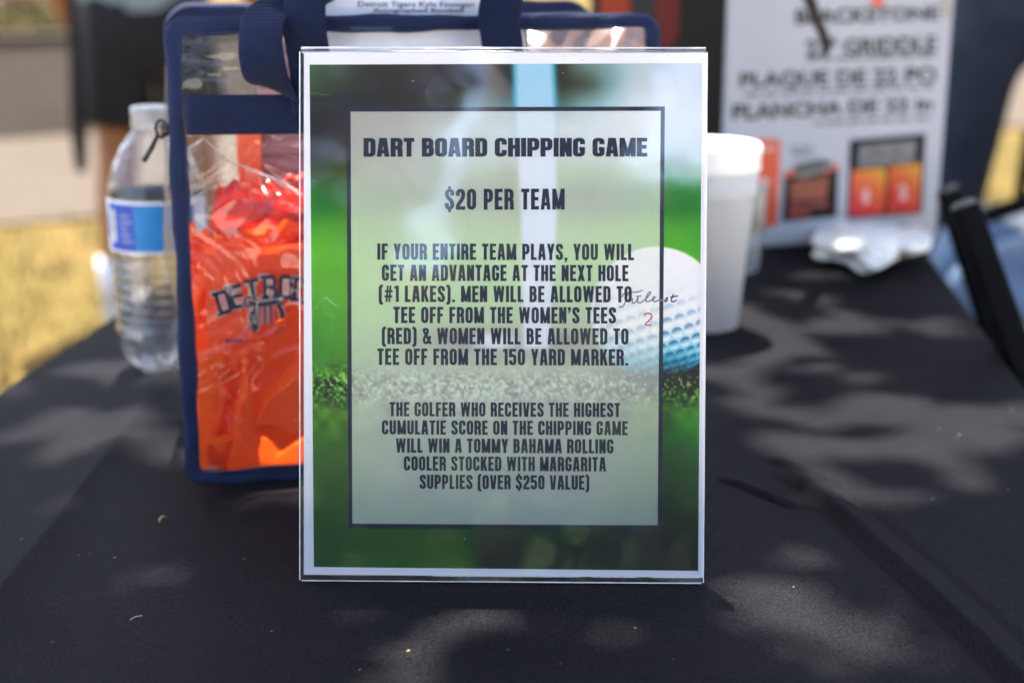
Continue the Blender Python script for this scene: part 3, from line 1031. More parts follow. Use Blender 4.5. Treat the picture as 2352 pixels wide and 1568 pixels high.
def pen(name, strokes, wpx, mat, d=.00026):
    mb = MB()
    for i, st in enumerate(strokes):
        for poly in strip(fillet(st, 9, n=4), wpx, wpx):
            mb.add([pp(x, y, d + i * 1.5e-5) for x, y in poly], [(0, 1, 2, 3)])
    return mb.build(name, mat, poster)


z4 = lambda pts: [((1450 + x * 300 / 1176) * .9408, (560 + y * 300 / 1176) * .9408) for x, y in pts]
M_script = plain('grey blue ink', (0.055, 0.07, 0.15), .6)
pen('ball_script', [z4(p) for p in [
    [(238, 735), (262, 748), (290, 725), (312, 650), (330, 605)],
    [(275, 650), (272, 620), (330, 602), (420, 600), (468, 580)],
    [(372, 655), (362, 700), (380, 710), (405, 690), (425, 640), (415, 690), (430, 708), (470, 690), (520, 640), (548, 605), (530, 592), (500, 640), (495, 690), (520, 692), (560, 672), (590, 650), (575, 640), (560, 670), (570, 692), (600, 690), (625, 672)],
    [(400, 642), (455, 636)],
    [(625, 690), (650, 665), (655, 690)]]], 3.0, plain('faded grey blue ink', (0.16, 0.17, 0.26), .6), .00017)
pen('ball_script', [z4(p) for p in [
    [(672, 690), (705, 640), (702, 680), (690, 694), (672, 684)],
    [(762, 618), (735, 680), (750, 696), (780, 684), (792, 672)],
    [(728, 650), (806, 636)]]], 3.4, M_script, .00017)
pen('ball_number', [z4([(480, 828), (492, 806), (525, 800), (556, 815), (552, 850), (476, 918), (550, 914)])], 4.0, plain('faded red ink', (0.50, 0.15, 0.12), .6), .00017)

# ================================================================== CLEAR TOTE BAG
def catmull(pts, n=8):
    pts = [Vector(p) for p in pts]
    out = []
    for i in range(len(pts) - 1):
        p0, p1, p2, p3 = pts[max(i - 1, 0)], pts[i], pts[i + 1], pts[min(i + 2, len(pts) - 1)]
        for k in range(n):
            t = k / n
            out.append(.5 * ((2 * p1) + (p2 - p0) * t + (2 * p0 - 5 * p1 + 4 * p2 - p3) * t * t + (3 * p1 - p0 - 3 * p2 + p3) * t ** 3))
    out.append(pts[-1])
    return out


def ribbon(mb, pts, half, thick, n=8):
    """flat strap: pts centre line, half = half-width vectors at the same stations"""
    C_, H_ = catmull(pts, n), catmull(half, n)
    rings = []
    for i, (c, h_) in enumerate(zip(C_, H_)):
        t = (C_[min(i + 1, len(C_) - 1)] - C_[max(i - 1, 0)]).normalized()
        m_ = h_.cross(t).normalized() * thick / 2
        rings.append([c - h_ + m_ * .4, c - h_ * .94 + m_, c - h_ * .5 + m_, c + m_, c + h_ * .5 + m_, c + h_ * .94 + m_, c + h_ + m_ * .4,
                      c + h_ - m_ * .4, c + h_ * .94 - m_, c - m_, c - h_ * .94 - m_, c - h_ - m_ * .4])
    mb.loft(rings)


BA = R(11)
BU = Vector((math.cos(BA), math.sin(BA), 0)); BW = Vector((-BU.y, BU.x, 0))
BO = pz(430, 1116, TZ + .001)
BV = (Vector((0, 0, 1)) * math.cos(R(6)) + BW * math.sin(R(6)) + BU * math.sin(R(.6))).normalized()
BN = BU.cross(BV).normalized()
BWID, BH, BD = .305, .2855, .15
bp = lambda x, y, e=0.0: on_plane(x, y, BO + BN * e, BN)      # e > 0 is towards the camera
bq = lambda a, b, e=0.0: BO + BU * a + BV * b + BN * e
bag = empty('tote_bag', bq(BWID / 2, 0, -BD / 2))
tag(bag, 'clear plastic tote bag with navy binding and straps full of orange tissue', 'tote bag')
M_bind = weave('navy binding cloth', (0.0075, 0.016, 0.056), .8, 240, .8, spec=.25, sheen=.08)
M_web = weave('navy webbing', (0.006, 0.0125, 0.043), .8, 210, .9, spec=.2, sheen=.05)
M_film = film('clear vinyl', (0.97, 0.972, 0.975), .05, 1.5, .85, wav=.8, wscale=15, wdist=.012, haze=.012, swirl=2.6)


def rect_ring(mb, o, u, v, nn, W, H, rad, wid, th):
    def path(ins):
        pts = []
        r_ = max(rad - ins, .0015)
        for cx_, cy_, a0_ in ((W - rad, H - rad, 0), (rad, H - rad, 90), (rad, rad, 180), (W - rad, rad, 270)):
            c_ = [(cx_ + (rad - ins if rad > ins else .0006) * math.cos(R(a0_ + 15 * k)), cy_ + (rad - ins if rad > ins else .0006) * math.sin(R(a0_ + 15 * k))) for k in range(7)]
            if pts:
                p0 = pts[-1]
                pts += [(p0[0] + (c_[0][0] - p0[0]) * t / 28, p0[1] + (c_[0][1] - p0[1]) * t / 28) for t in range(1, 28)]
            pts += c_
        p0, p1 = pts[-1], pts[0]
        pts += [(p0[0] + (p1[0] - p0[0]) * t / 28, p0[1] + (p1[1] - p0[1]) * t / 28) for t in range(1, 28)]
        # sewn cloth never runs quite straight
        return [(x + .0007 * math.sin(y * 61 + ins * 300) + .0004 * math.sin(y * 173 + 2), y + .0007 * math.sin(x * 57 + 1 + ins * 260) + .0004 * math.sin(x * 161)) for x, y in pts]
    loops = []
    for ins, z in ((0, -th / 2), (-.0010, 0), (.0004, th * .42), (wid * .22, th * .62), (wid * .62, th * .50), (wid * .80, th * .30), (wid * .90, th * .44), (wid, th * .36), (wid, -th / 2)):
        loops.append([o + u * a + v * b + nn * (z + .0006 * math.sin(a * 83 + b * 71) + .0004 * math.sin(a * 217 - b * 190)) for a, b in path(ins)])
    m_ = len(loops[0])
    rings = [[l[i] for l in loops] for i in range(m_)] 
    k = len(loops)
    vs = [p for r_ in rings for p in r_]
    fs = []
    for i in range(m_):
        for j in range(k):
            fs.append((i * k + j, i * k + (j + 1) % k, ((i + 1) % m_) * k + (j + 1) % k, ((i + 1) % m_) * k + j))
    mb.add(vs, fs)
    return path


def sheet_grid(fn, na, nb):
    vs = [fn(i / na, j / nb) for j in range(nb + 1) for i in range(na + 1)]
    fs = [(j * (na + 1) + i, j * (na + 1) + i + 1, (j + 1) * (na + 1) + i + 1, (j + 1) * (na + 1) + i) for j in range(nb) for i in range(na)]
    return vs, fs


# front panel with a few real ripples
def fr_fn(a, b):
    rip = .0022 * math.sin(9 * a + 5 * b) * math.sin(7 * b + 2 * a) + .0016 * math.sin(31 * a - 22 * b) * math.exp(-((a - .12) / .12) ** 2 - ((b - .9) / .1) ** 2)
    rip += .003 * math.exp(-((a - .10 - .1 * (b - .7)) / .03) ** 2 - ((b - .72) / .07) ** 2)
    rip += .0045 * math.sin(math.pi * a) * math.sin(math.pi * b)
    return bq(.006 + (BWID - .012) * a, .006 + (BH - .012) * b, rip * (math.sin(math.pi * a) ** .3 if 0 < a < 1 else 0))


mesh('front_panel', *sheet_grid(fr_fn, 70, 64), M_film, bag, True)
sh = -BU * .005                 # the soft bag leans a little to the left behind
BB = lambda a, b: bq(a, b, 0) + BW * BD + sh * min(1, b / .1)
mesh('back_panel', *sheet_grid(lambda a, b: BB(.006 + (BWID - .012) * a, .006 + (BH - .012) * b) + BN * .003 * math.sin(11 * a + 4 * b), 30, 30), M_film, bag, True)


def side_fn(x0, sg):
    def fn(a, b):
        p0, p1 = bq(x0, .005 + (BH - .01) * b, 0), BB(x0, .005 + (BH - .01) * b)
        blg = (.008 if sg < 0 else .020) * math.sin(math.pi * a) * (math.exp(-((b - .58) / .22) ** 2) + .25 * math.sin(math.pi * b)) + .002 * math.sin(13 * b + 5 * a)
        return p0.lerp(p1, a) + BU * sg * blg
    return fn


M_film2 = film('clear vinyl side', (0.95, 0.955, 0.96), .06, 1.45, .8, wav=.25, wscale=12, wdist=.006, haze=.015)
mesh('side_panel', *sheet_grid(side_fn(.002, -1), 20, 40), M_film2, bag, True)
mesh('side_panel', *sheet_grid(side_fn(BWID - .002, 1), 20, 40), M_film2, bag, True)
mb = MB()
o = bq(.004, .004, 0); mb.box(o, BU * (BWID - .008), BW * BD, Vector((0, 0, .0008)))
mb.build('bottom_panel', M_film, bag)
mb = MB(); rect_ring(mb, bq(0, 0, 0), BU, BV, BN, BWID, BH, .012, .0090, .0026); mb.build('binding', M_bind, bag, False)
mb = MB(); rect_ring(mb, BB(0, 0) - sh * 0 + Vector((0, 0, .001)), (BU + Vector((0, 0, 0))), (BV + sh / BH).normalized(), BN, BWID, BH, .020, .0090, .0026); mb.build('binding', M_bind, bag, True)
# stitch lines
mb = MB()


def stitches(p, q, nrm_, ln=.0026, gp=.0012, w=.00045):
    d = (q - p); L_ = d.length; d.normalize(); s_ = d.cross(nrm_).normalized() * w
    x = 0
    while x < L_ - ln:
        a_ = p + d * x
        mb.box(a_ - s_, d * ln, s_ * 2, nrm_ * .0004)
        x += ln + gp


for p, q in (((.0082, .02), (.0082, BH - .02)), ((.02, BH - .0082), (BWID - .02, BH - .0082)), ((BWID - .0082, .02), (BWID - .0082, BH - .02)), ((.02, .0082), (BWID - .02, .0082))):
    stitches(bq(*p, .0024), bq(*q, .0024), BN)
mb.build('stitching', plain('navy thread', (0.004, 0.007, 0.025), .6), bag)
# webbing band sewn across the front
y0_, y1_ = (bp(420, 219) - BO).dot(BV), (bp(420, 311) - BO).dot(BV)
mb = MB()
ribbon(mb, [bq(.0097, (y0_ + y1_) / 2, .0036), bq(.10, (y0_ + y1_) / 2 - .001, .0075), bq(.2, (y0_ + y1_) / 2 - .001, .0075), bq(BWID - .0097, (y0_ + y1_) / 2, .0036)], [BV * (y0_ - y1_) / 2] * 4, .0016, 12)
mb.build('webbing_band', M_web, bag, True)
# front carrying handle
mb = MB()
hp = lambda x, y, e: bp(x, y, e)
xs = BU * .0130
ribbon(mb, [hp(722, 262, .0095), hp(716, 180, .0105), hp(706, 110, .016), hp(698, 55, .024), hp(700, 5, .026), hp(716, -70, .022), hp(790, -190, .010), hp(935, -240, .004), hp(1085, -190, .010), hp(1158, -70, .018), hp(1152, 0, .020), hp(1146, 45, .016), hp(1153, 95, .0115), hp(1162, 180, .0095), hp(1170, 262, .009)],
       [xs, xs, xs * .98 + BN * .002, xs, xs * .96 + BV * .003, xs * .8 - BV * .008, xs * .3 - BV * .012, -BV * .013, -xs * .3 - BV * .012, xs * .85 + BV * .009 if False else -xs * .8 - BV * .009, -xs, -xs, -xs, -xs, -xs], .0017, 9)
mb.build('handle', M_web, bag, True)
# rear handle flopped forwards over the rim
mb = MB()
ribbon(mb, [hp(800, -60, -.05), hp(740, -20, .000), hp(690, 6, .012), hp(645, 20, .018), hp(612, 32, .026), hp(600, 70, .033), hp(600, 125, .034), hp(612, 175, .027), hp(638, 208, .016), hp(680, 222, .010)],
       [BV * .008 - BU * .006, BV * .006 - BU * .006, -BU * .006 + BV * .0065, -BU * .010 + BV * .006, -BU * .0128 + BV * .001, -BU * .0128 - BV * .002, -BU * .0128 - BV * .003, -BU * .0125 - BV * .002, -BU * .0105 + BV * .004, -BU * .006 + BV * .009], .0017, 9)
mb.build('handle', M_web, bag, True)
# zip slider and pull hanging at the left rear corner
mb = MB()
ez = -.055
c = hp(370, 296, ez)
mb.tube([c + (BU * math.cos(a) * .0032 + BV * math.sin(a) * .0055) for a in np.linspace(0, 2 * math.pi, 17)], .0012, 8)
mb.tube([hp(380, 283, ez), hp(386, 312, ez)], .0042, 8)
mb.tube([hp(361, 312, ez), hp(348, 340, ez), hp(330, 371, ez)], [.0014, .0018, .0016], 8)
mb.build('zip_pull', plain('black plastic', (.008, .008, .009), .3), bag, True)


# ------------------------------------------------------------------ what is in the bag
def crumple_fn(seed, amp, k=14, scale=1.0):
    r_ = np.random.default_rng(seed)
    def planes(n_):
        g = r_.normal(0, 1, (n_, 2)) * 2.2 * scale
        c_ = r_.random((n_, 2))
        return g, c_
    sets = [planes(k), planes(k), planes(k // 2)]
    ph = r_.random(4) * 6
    def f(a, b):
        h_ = []
        for g, c_ in sets:
            h_.append(np.max(g[:, 0] * (a - c_[:, 0]) + g[:, 1] * (b - c_[:, 1]) - .9 * scale * ((a - c_[:, 0]) ** 2 + (b - c_[:, 1]) ** 2) * 5))
        # fold ridges
        tri = abs(((a * 1.5 + b * .8 + ph[0]) % 1) - .5) + .8 * abs(((a * .9 - b * 1.8 + ph[1]) % 1) - .5) + .35 * abs(((a * 2.9 + b * 2.2 + ph[2]) % 1) - .5)
        return amp * (.85 * (h_[0] - h_[1]) / scale + 1.1 * tri)
    return f


def bag_sheet(name, cor_, depth, amp, seed, mat, n=64, k=14, smooth=False, rag=0.0, dtilt=0.0, lim=None, lo=-1.0):
    """crumpled sheet standing in the bag: corners (TL, TR, BR, BL) in the bag's front view, depth behind the front"""
    f = crumple_fn(seed, amp, k)
    r_ = random.Random(seed)
    wob = [r_.uniform(-1, 1) for _ in range(8)]
    vals = [[f(i / n, j / n) for i in range(n + 1)] for j in range(n + 1)]
    mid = float(np.mean(vals))
    def fn(a, b):
        t = b
        if rag: t = b + rag * (1 - b) ** 6 * (math.sin(a * 9 + wob[0] * 3) * .6 + math.sin(a * 23 + wob[1] * 5) * .4 + .5 * math.sin(a * 41 + wob[2]))
        x = (1 - a) * (1 - t) * cor_[0][0] + a * (1 - t) * cor_[1][0] + a * t * cor_[2][0] + (1 - a) * t * cor_[3][0]
        y = (1 - a) * (1 - t) * cor_[0][1] + a * (1 - t) * cor_[1][1] + a * t * cor_[2][1] + (1 - a) * t * cor_[3][1]
        h_ = vals[round(b * n)][round(a * n)] - mid
        e = -depth + h_ + dtilt * (1 - b)
        e = max(min(e, -.004 if lim is None else lim), lo)
        return bp(x, y, e)
    return mesh(name, *sheet_grid(fn, n, n), mat, None, smooth)


M_tis = plain('orange tissue paper', (0.93, 0.125, 0.010), .6, .10, 25, .15, 500, spec=.2, trans=.5)
M_tis2 = plain('deep orange tissue paper', (0.86, 0.085, 0.010), .6, .10, 25, .15, 500, spec=.2, trans=.38)
M_shirt = plain('orange jersey', (0.82, 0.085, 0.012), .85, .08, 40, .3, 900, trans=.3, sheen=.2)
M_red = plain('red nylon', (0.52, 0.018, 0.011), .5, .15, 20, .1, 300, trans=.25)

tag(bag_sheet('tissue_paper', [(415, 560), (760, 560), (800, 1090), (455, 1085)], .060, .020, 21, M_tis2, k=8, rag=.03), 'deep orange crumpled tissue sheet standing at the back of the clear tote', 'tissue paper', 'sheets of orange tissue paper')
tag(bag_sheet('tissue_paper', [(425, 505), (600, 585), (560, 860), (440, 830)], .036, .020, 5, M_tis, 48, 8, rag=.05, dtilt=-.012, lim=-.026), 'orange tissue sheet at the upper left inside the clear tote', 'tissue paper', 'sheets of orange tissue paper')
tag(bag_sheet('tissue_paper', [(452, 800), (560, 800), (600, 1078), (458, 1078)], .013, .022, 33, M_tis, 56, 10, rag=.05, lo=-.0165), 'orange tissue sheet folded in the lower left corner of the tote', 'tissue paper', 'sheets of orange tissue paper')
tag(bag_sheet('tissue_paper', [(500, 830), (820, 622), (860, 1078), (470, 1078)], .012, .030, 44, M_tis, 72, 11, rag=.02, lo=-.0175), 'large orange tissue sheet in front of the shirt lettering in the tote', 'tissue paper', 'sheets of orange tissue paper')
tag(bag_sheet('tissue_paper', [(470, 545), (800, 490), (800, 585), (490, 606)], .034, .014, 58, M_tis, 48, 9, rag=.12, dtilt=.006, lim=-.026), 'orange tissue sheet arching over the printed lettering in the tote', 'tissue paper', 'sheets of orange tissue paper')
tag(bag_sheet('red_pouch', [(500, 425), (770, 405), (780, 600), (470, 580)], .040, .012, 71, M_red, 48, 8, True, rag=.10), 'red glossy pouch above the tissue in the clear tote', 'pouch')

shirt = bag_sheet('shirt', [(468, 585), (800, 545), (800, 860), (480, 850)], .0235, .0022, 14, M_shirt, 48, 8, True)
tag(shirt, 'orange shirt with arched navy lettering folded inside the clear tote', 'shirt')
M_navy = plain('navy print', (0.010, 0.015, 0.034), .7, spec=.1)
M_outl = plain('pale print outline', (0.62, 0.42, 0.36), .6)


def letter_at(mb, ch, cx_, cy_, hpx, wpx, rot, e, fat):
    el, W_ = glyph(ch, .62 if ch != 'I' else .30, .17 + fat, .17 + fat, .14)
    if ch in 'DETRI':      # slab serifs
        W_ = max(W_, .3)
    el = list(el)
    sw = .07 + fat / 2
    ends = {'D': [(.0, 0), (.0, 1)], 'E': [(.0, 0), (.0, 1)], 'T': [(W_ / 2, 0)], 'R': [(.0, 0), (W_, 0), (0, 1)], 'I': [(.085, 0), (.085, 1)]}.get(ch, [])
    for ex_, ey_ in ends:
        c_ = ex_ + (.085 if ex_ == 0 else (-.06 if ex_ == W_ else 0))
        y_ = ey_ - (.15 if ey_ == 1 else 0)
        el.append([[(c_ - .19 - fat / 2, y_ - fat / 2), (c_ + .19 + fat / 2, y_ - fat / 2), (c_ + .19 + fat / 2, y_ + .15 + fat / 2), (c_ - .19 - fat / 2, y_ + .15 + fat / 2)]])
    ca_, sa_ = math.cos(R(rot)), math.sin(R(rot))
    for k_, ps in enumerate(el):
        for p in ps:
            vs = []
            for a, b in p:
                x, y = (a - W_ / 2) / W_ * wpx, (.5 - b) * hpx
                vs.append(bp(cx_ + x * ca_ - y * sa_, cy_ + x * sa_ + y * ca_, e + k_ * 3e-5))
            mb.add(vs, [tuple(range(len(vs)))])


ES = -.0195
for nm, mt, fat, e in (('lettering_outline', M_outl, .10, ES), ('lettering', M_navy, 0.0, ES + .0006)):
    mb = MB()
    for ch, cx_, cy_, rot in (('D', 513, 694, -17), ('E', 543, 681, -13), ('T', 580, 668, -9), ('R', 620, 659, -4), ('O', 656, 659, 2), ('I', 682, 664, 5), ('T', 706, 672, 9)):
        letter_at(mb, ch, cx_, cy_, 56, 32 if ch != 'I' else 17, rot, e, fat)
    mb.build(nm, mt, shirt)


def bpen(mb, st, w, e, i=0):
    for poly in strip(fillet(st, 12, n=5), w, w):
        mb.add([bp(x, y, e + i * 3e-5) for x, y in poly], [(0, 1, 2, 3)])


z3 = lambda pts: [((230 + x * .2423) * .9408, (550 + y * .2423) * .9408) for x, y in pts]
emb = [(z3([(1600, 735), (1540, 715), (1500, 770), (1540, 835), (1590, 800)]), 5), (z3([(1560, 775), (1640, 800), (1760, 790), (1860, 760), (1890, 790)]), 11), (z3([(1640, 800), (1625, 900), (1640, 1000), (1600, 1060)]), 14),
       (z3([(1600, 860), (1560, 930), (1600, 980), (1560, 1040)]), 7), (z3([(1720, 820), (1720, 1000)]), 6), (z3([(1780, 810), (1780, 980)]), 6), (z3([(1850, 800), (1900, 880), (1890, 1000), (1820, 1090)]), 10)]
for nm, mt, ex_, e in (('emblem_outline', M_outl, 4.5, ES + .0012), ('emblem', M_navy, 0, ES + .0018)):
    mb = MB()
    for i, (st, w) in enumerate(emb): bpen(mb, st, w + ex_, e, i)
    mb.build(nm, mt, shirt)
mb = MB()
for i, (x, w) in enumerate(((1325, 34), (1365, 28), (1400, 22), (1430, 30), (1470, 24))): bpen(mb, z3([(x, 1165), (x + w, 1160)]), 7, ES + .0012, i)
mb.build('small_print', M_navy, shirt)

# card sheet standing at the front of the bag
card = mesh('paper_sheet', *sheet_grid(lambda a, b: bp((1 - b) * (705 + (1176 - 705) * a) + b * (690 + (1228 - 690) * a), -120 + b * 400, -.010 + .004 * math.sin(3 * a) * (1 - b)), 16, 12), plain('white card', (.80, .80, .82), .6, .02), None, True)
tag(card, 'white printed paper sheet sticking up out of the clear tote', 'paper')
font_mesh('print', [('Detroit Tigers Kyle Finnegan', 822, 1089, 3, 15.5, 5, 15.8), ('Autographed Baseball', 856, 1064, 19, 29, 19.5, 29)], lambda x, y: bp(x, y, -.0058), M_navy, card, .012)

M_card = plain('mauve card', (.20, .10, .11), .5, .1, 30)
kk = NT('striped card'); vv = kk.coord()
wv = kk.n('ShaderNodeTexWave'); wv.bands_direction = 'Z'; wv.inputs['Scale'].default_value = 28; wv.inputs['Distortion'].default_value = .5
kk.l(vv, wv.inputs['Vector']); kk.l(kk.ramp(wv.outputs[1], [(.0, (.17, .085, .10)), (.25, (.26, .15, .16)), (1, (.29, .17, .19))]), kk.b.inputs['Base Color'])
kk.b.inputs['Roughness'].default_value = .5
mb = MB(); q = bp(616, 405, -.085)
mb.box(bp(612, 640, -.085), BU * .11, BV * ((bp(612, 90, -.085) - bp(612, 640, -.085)).dot(BV)), -BN * .03)
tag(bevel(mb.build('carton', kk.m), .001), 'mauve striped carton standing behind the tissue in the clear tote', 'carton')
mb = MB(); mb.box(bp(556, 640, -.070), BU * ((bp(612, 640, -.070) - bp(556, 640, -.070)).length), BV * ((bp(556, 296, -.07) - bp(556, 640, -.07)).dot(BV)), -BN * .02)
tag(bevel(mb.build('packet', plain('orange red card', (.62, .10, .035), .45)), .001), 'narrow orange red packet beside the mauve carton in the tote', 'packet')

# crinkled clear wrapping inside, over the tissue
M_wrap = film('crinkled clear wrap', (.94, .93, .93), .10, 1.4, .55, wav=.35, wscale=26, wdist=.008, haze=.0)


def wrap_fn(a, b):
    xx = 428 + 330 * a
    ytop = np.interp(a, [0, .12, .3, .5, .68, .82, 1], [345, 318, 372, 396, 420, 452, 500])
    yy = ytop + b * np.interp(a, [0, .5, 1], [150, 165, 120])
    e = -.012 + .007 * math.sin(math.pi * min(1, b * 1.3)) - .010 * (1 - b) ** 3 + .0035 * math.sin(9 * a + 6 * b) + .002 * math.sin(25 * a - 11 * b)
    return bp(xx, yy, e)


tag(mesh('plastic_wrap', *sheet_grid(wrap_fn, 60, 36), M_wrap, None, True), 'crinkled clear plastic wrap over the red pouch in the tote', 'plastic wrap')
mb = MB()
mb.tube([wrap_fn(a, 0) for a in np.linspace(0, 1, 40)], .0007, 6)
mb.build('hem', film('clear hem', (.9, .9, .9), .05, 1.6, 3.0, haze=.25), bpy.data.objects['plastic_wrap'])

# brown crinkled bag tops seen at the right of the tote
M_brn = plain('brown glossy wrapper', (.11, .062, .05), .3, .35, 60, .2, 120)
tag(bag_sheet('wrapper', [(1215, 60), (1480, 45), (1470, 330), (1215, 330)], .045, .016, 91, M_brn, 40, 10, True), 'brown glossy wrapper crinkled at the right end of the tote', 'wrapper')

# ================================================================== WATER BOTTLE
WB = pz(384, 845)
M_pet = film('clear bottle plastic', (.95, .96, .97), .03, 1.5, 1.9, wav=.5, wscale=70, wdist=.005, haze=.02)
bottle = empty('water_bottle', WB)
tag(bottle, 'clear plastic water bottle with blue label behind the tote', 'water bottle')


def lathe_lobes(mb, c, prof_, n=60, lobes=5):
    """profile points (r, z, lobe depth)"""
    rings = []
    for r_, z, ld in prof_:
        rings.append([c + Vector(((r_ - ld * (.5 + .5 * math.cos(lobes * 2 * math.pi * k / n))) * math.cos(2 * math.pi * k / n), (r_ - ld * (.5 + .5 * math.cos(lobes * 2 * math.pi * k / n))) * math.sin(2 * math.pi * k / n), z)) for k in range(n)])
    mb.loft(rings)


RBt = .0350
prf = [(.012, .006, 0), (.022, .001, .006), (.027, .002, .011), (.032, .010, .010), (.0343, .022, .004), (.0350, .032, 0)]
for i in range(7):
    z = .036 + i * .0085
    prf += [(.0350, z, 0), (.0346, z + .0022, 0), (.0328, z + .0042, 0), (.0346, z + .0064, 0)]
prf += [(.0350, .0965, 0), (.0352, .099, 0), (.0352, .1375, 0), (.0350, .140, 0), (.0335, .150, 0), (.0290, .163, 0), (.0225, .176, 0), (.0160, .185, 0), (.0135, .189, 0), (.0135, .192, 0)]
prf = [(a_ * 1.05, b_, c_) for a_, b_, c_ in prf]
mb = MB(); lathe_lobes(mb, WB + Vector((0, 0, .0015)), prf)
mb.build('body', M_pet, bottle, True)
k = NT('water'); 
tp_ = k.n('ShaderNodeBsdfRefraction'); tp_.inputs['IOR'].default_value = 1.18; tp_.inputs[0].default_value = (.96, .98, .99, 1)
tq_ = k.n('ShaderNodeBsdfTransparent'); mx_ = k.n('ShaderNodeMixShader'); mx_.inputs[0].default_value = .55
k.l(tq_.outputs[0], mx_.inputs[1]); k.l(tp_.outputs[0], mx_.inputs[2]); k.l(mx_.outputs[0], k.out.inputs[0])
mb = MB(); lathe_lobes(mb, WB + Vector((0, 0, .0015)), [(r_ - .0012, z + .0008, ld) for r_, z, ld in prf if z < .139] + [(.0335, .1405, 0)])
mb.build('water', k.m, bottle, True)
# label, drawn as bands of its own print
M_lwhite = plain('label white', (.70, .74, .78), .35, .03)
M_lblue = plain('label blue', (.006, .060, .42), .6, .12, 60)
M_lcyan = plain('label cyan', (.008, .21, .52), .6, .1, 60)


def cyl_patch(mb, r_, z0, z1, a0_, a1_, n=20):
    c = WB + Vector((0, 0, .0015))
    vs, fs = [], []
    for i in range(n + 1):
        a = R(a0_ + (a1_ - a0_) * i / n)
        for z in (z0, z1): vs.append(c + Vector((r_ * math.cos(a), r_ * math.sin(a), z)))
    for i in range(n): fs.append((2 * i, 2 * i + 2, 2 * i + 3, 2 * i + 1))
    mb.add(vs, fs)


mb = MB(); cyl_patch(mb, .03715, .0985, .1385, 0, 360, 60); lab = mb.build('label', M_lwhite, bottle, True)
mb = MB(); cyl_patch(mb, .03735, .1003, .1362, 214, 256); mb.build('label_panel', M_lblue, lab, True)
mb = MB(); cyl_patch(mb, .03735, .1003, .1362, 256, 330); mb.build('label_panel', M_lcyan, lab, True)
mb = MB()
for i in range(14): cyl_patch(mb, .03745, .109, .128, 188 + i * 1.7, 188 + i * 1.7 + (.6 if i % 3 else 1.1), 2)
for i in range(5): cyl_patch(mb, .03755, .107 + i * .0048, .1092 + i * .0048, 237, 253 - (i % 3) * 3, 6)
mb.build('bar_code', plain('label print', (.20, .24, .34), .5), lab)
mb = MB(); cyl_patch(mb, .03755, .106, .131, 219, 228); mb.build('label_badge', plain('badge', (.50, .52, .46), .5, .3, 200), lab, True)
mb = MB()
c = WB + Vector((0, 0, .0015))
cap_prof = [(.0140, .1895), (.0148, .190), (.0150, .2035), (.0142, .2052), (.010, .2056)]
mb.lathe(c, cap_prof, 60)
mb.build('cap', film('frosted cap', (.86, .86, .84), .25, 1.5, 1.4, haze=.28), bottle, True)

# ================================================================== FOAM CUP AND CLEAR CUP
FC = pz(1616, 748)
M_foam = plain('white foam', (.80, .79, .76), .55, .03, 300, .35, 1400, trans=.42)
M_lid = plain('white lid plastic', (.80, .80, .78), .3, .02, 60, trans=.35)
cup = empty('foam_cup', FC)
tag(cup, 'tall white foam cup with a white lid right of the sign', 'cup')
mb = MB(); mb.lathe(FC + Vector((0, 0, .0005)), [(.026, .003), (.0275, .000), (.0298, .0012), (.0390, .1150), (.0398, .1162), (.0409, .1172), (.0412, .1190), (.0418, .138), (.0405, .1405)], 64)
mb.build('cup_body', M_foam, cup, True)
mb = MB(); mb.lathe(FC + Vector((0, 0, .0005)), [(.0418, .1382), (.0436, .1388), (.0440, .1410), (.0432, .1440), (.0434, .1500), (.0444, .1540), (.0440, .1580), (.0425, .1602), (.0400, .1606), (.0375, .1580), (.034, .1572), (.02, .1580), (.004, .1584)], 64)
mb.build('lid', M_lid, cup, True)

GC = pz(1672, 622)
ccup = empty('clear_cup', GC)
tag(ccup, 'clear plastic cup of pale drink half hidden behind the foam cup', 'cup')
M_gl = film('clear cup plastic', (.90, .93, .93), .05, 1.5, 1.8, wav=.3, wscale=40, wdist=.004, haze=.10)
mb = MB(); mb.lathe(GC + Vector((0, 0, .0008)), [(.002, .002), (.030, .0012), (.0315, .004), (.0375, .092), (.0385, .094), (.0372, .0945)], 48, False)
mb.build('cup_wall', M_gl, ccup, True)
mb = MB(); mb.lathe(GC + Vector((0, 0, .0008)), [(.002, .042), (.0325, .042), (.0355, .086), (.002, .086)], 48, False)
mb.build('drink', film('pale drink', (.82, .80, .45), .05, 1.33, 1.0, haze=.25), ccup, True)

# ================================================================== GRIDDLE CARTON
GA = R(16)
GU = Vector((math.cos(GA), math.sin(GA), 0)); GW = Vector((-GU.y, GU.x, 0)); GZ = Vector((0, 0, 1))
GO = pz(1652, 577)
GN = GU.cross(GZ)
GWID = .2655; GH = .278; GD = .44
M_cart = plain('white carton board', (.41, .41, .42), .6, .05, 8, .1, 300)
M_cblk = plain('black printed board', (.007, .0065, .006), .6, .3, 6, spec=.15)
M_cblk2 = plain('charcoal print', (.018, .017, .015), .55)
carton = empty('griddle_carton', GO + GU * GWID / 2 + GW * GD / 2)
tag(carton, 'tall white printed carton with black lettering standing on the table', 'carton')
mb = MB(); mb.box(GO + Vector((0, 0, .001)), GU * GWID, GW * GD, GZ * GH); bevel(mb.build('board', M_cart, carton), .003)
gp = lambda x, y, e=.0012: on_plane(x, y, GO + GN * e, GN)
LN = -GU
GLO = GO - GU * .0012
gl_ = lambda a, b, e=0.0: GLO + GW * a + GZ * b + LN * e
mb = MB(); mb.add([gl_(GD - .004, .005), gl_(.004, .005), gl_(.004, GH - .005), gl_(GD - .004, GH - .005)], [(0, 1, 2, 3)])
side = mb.build('side_print', plain('dark brown print', (.006, .005, .003), .7, .3, 5, spec=.1), carton)


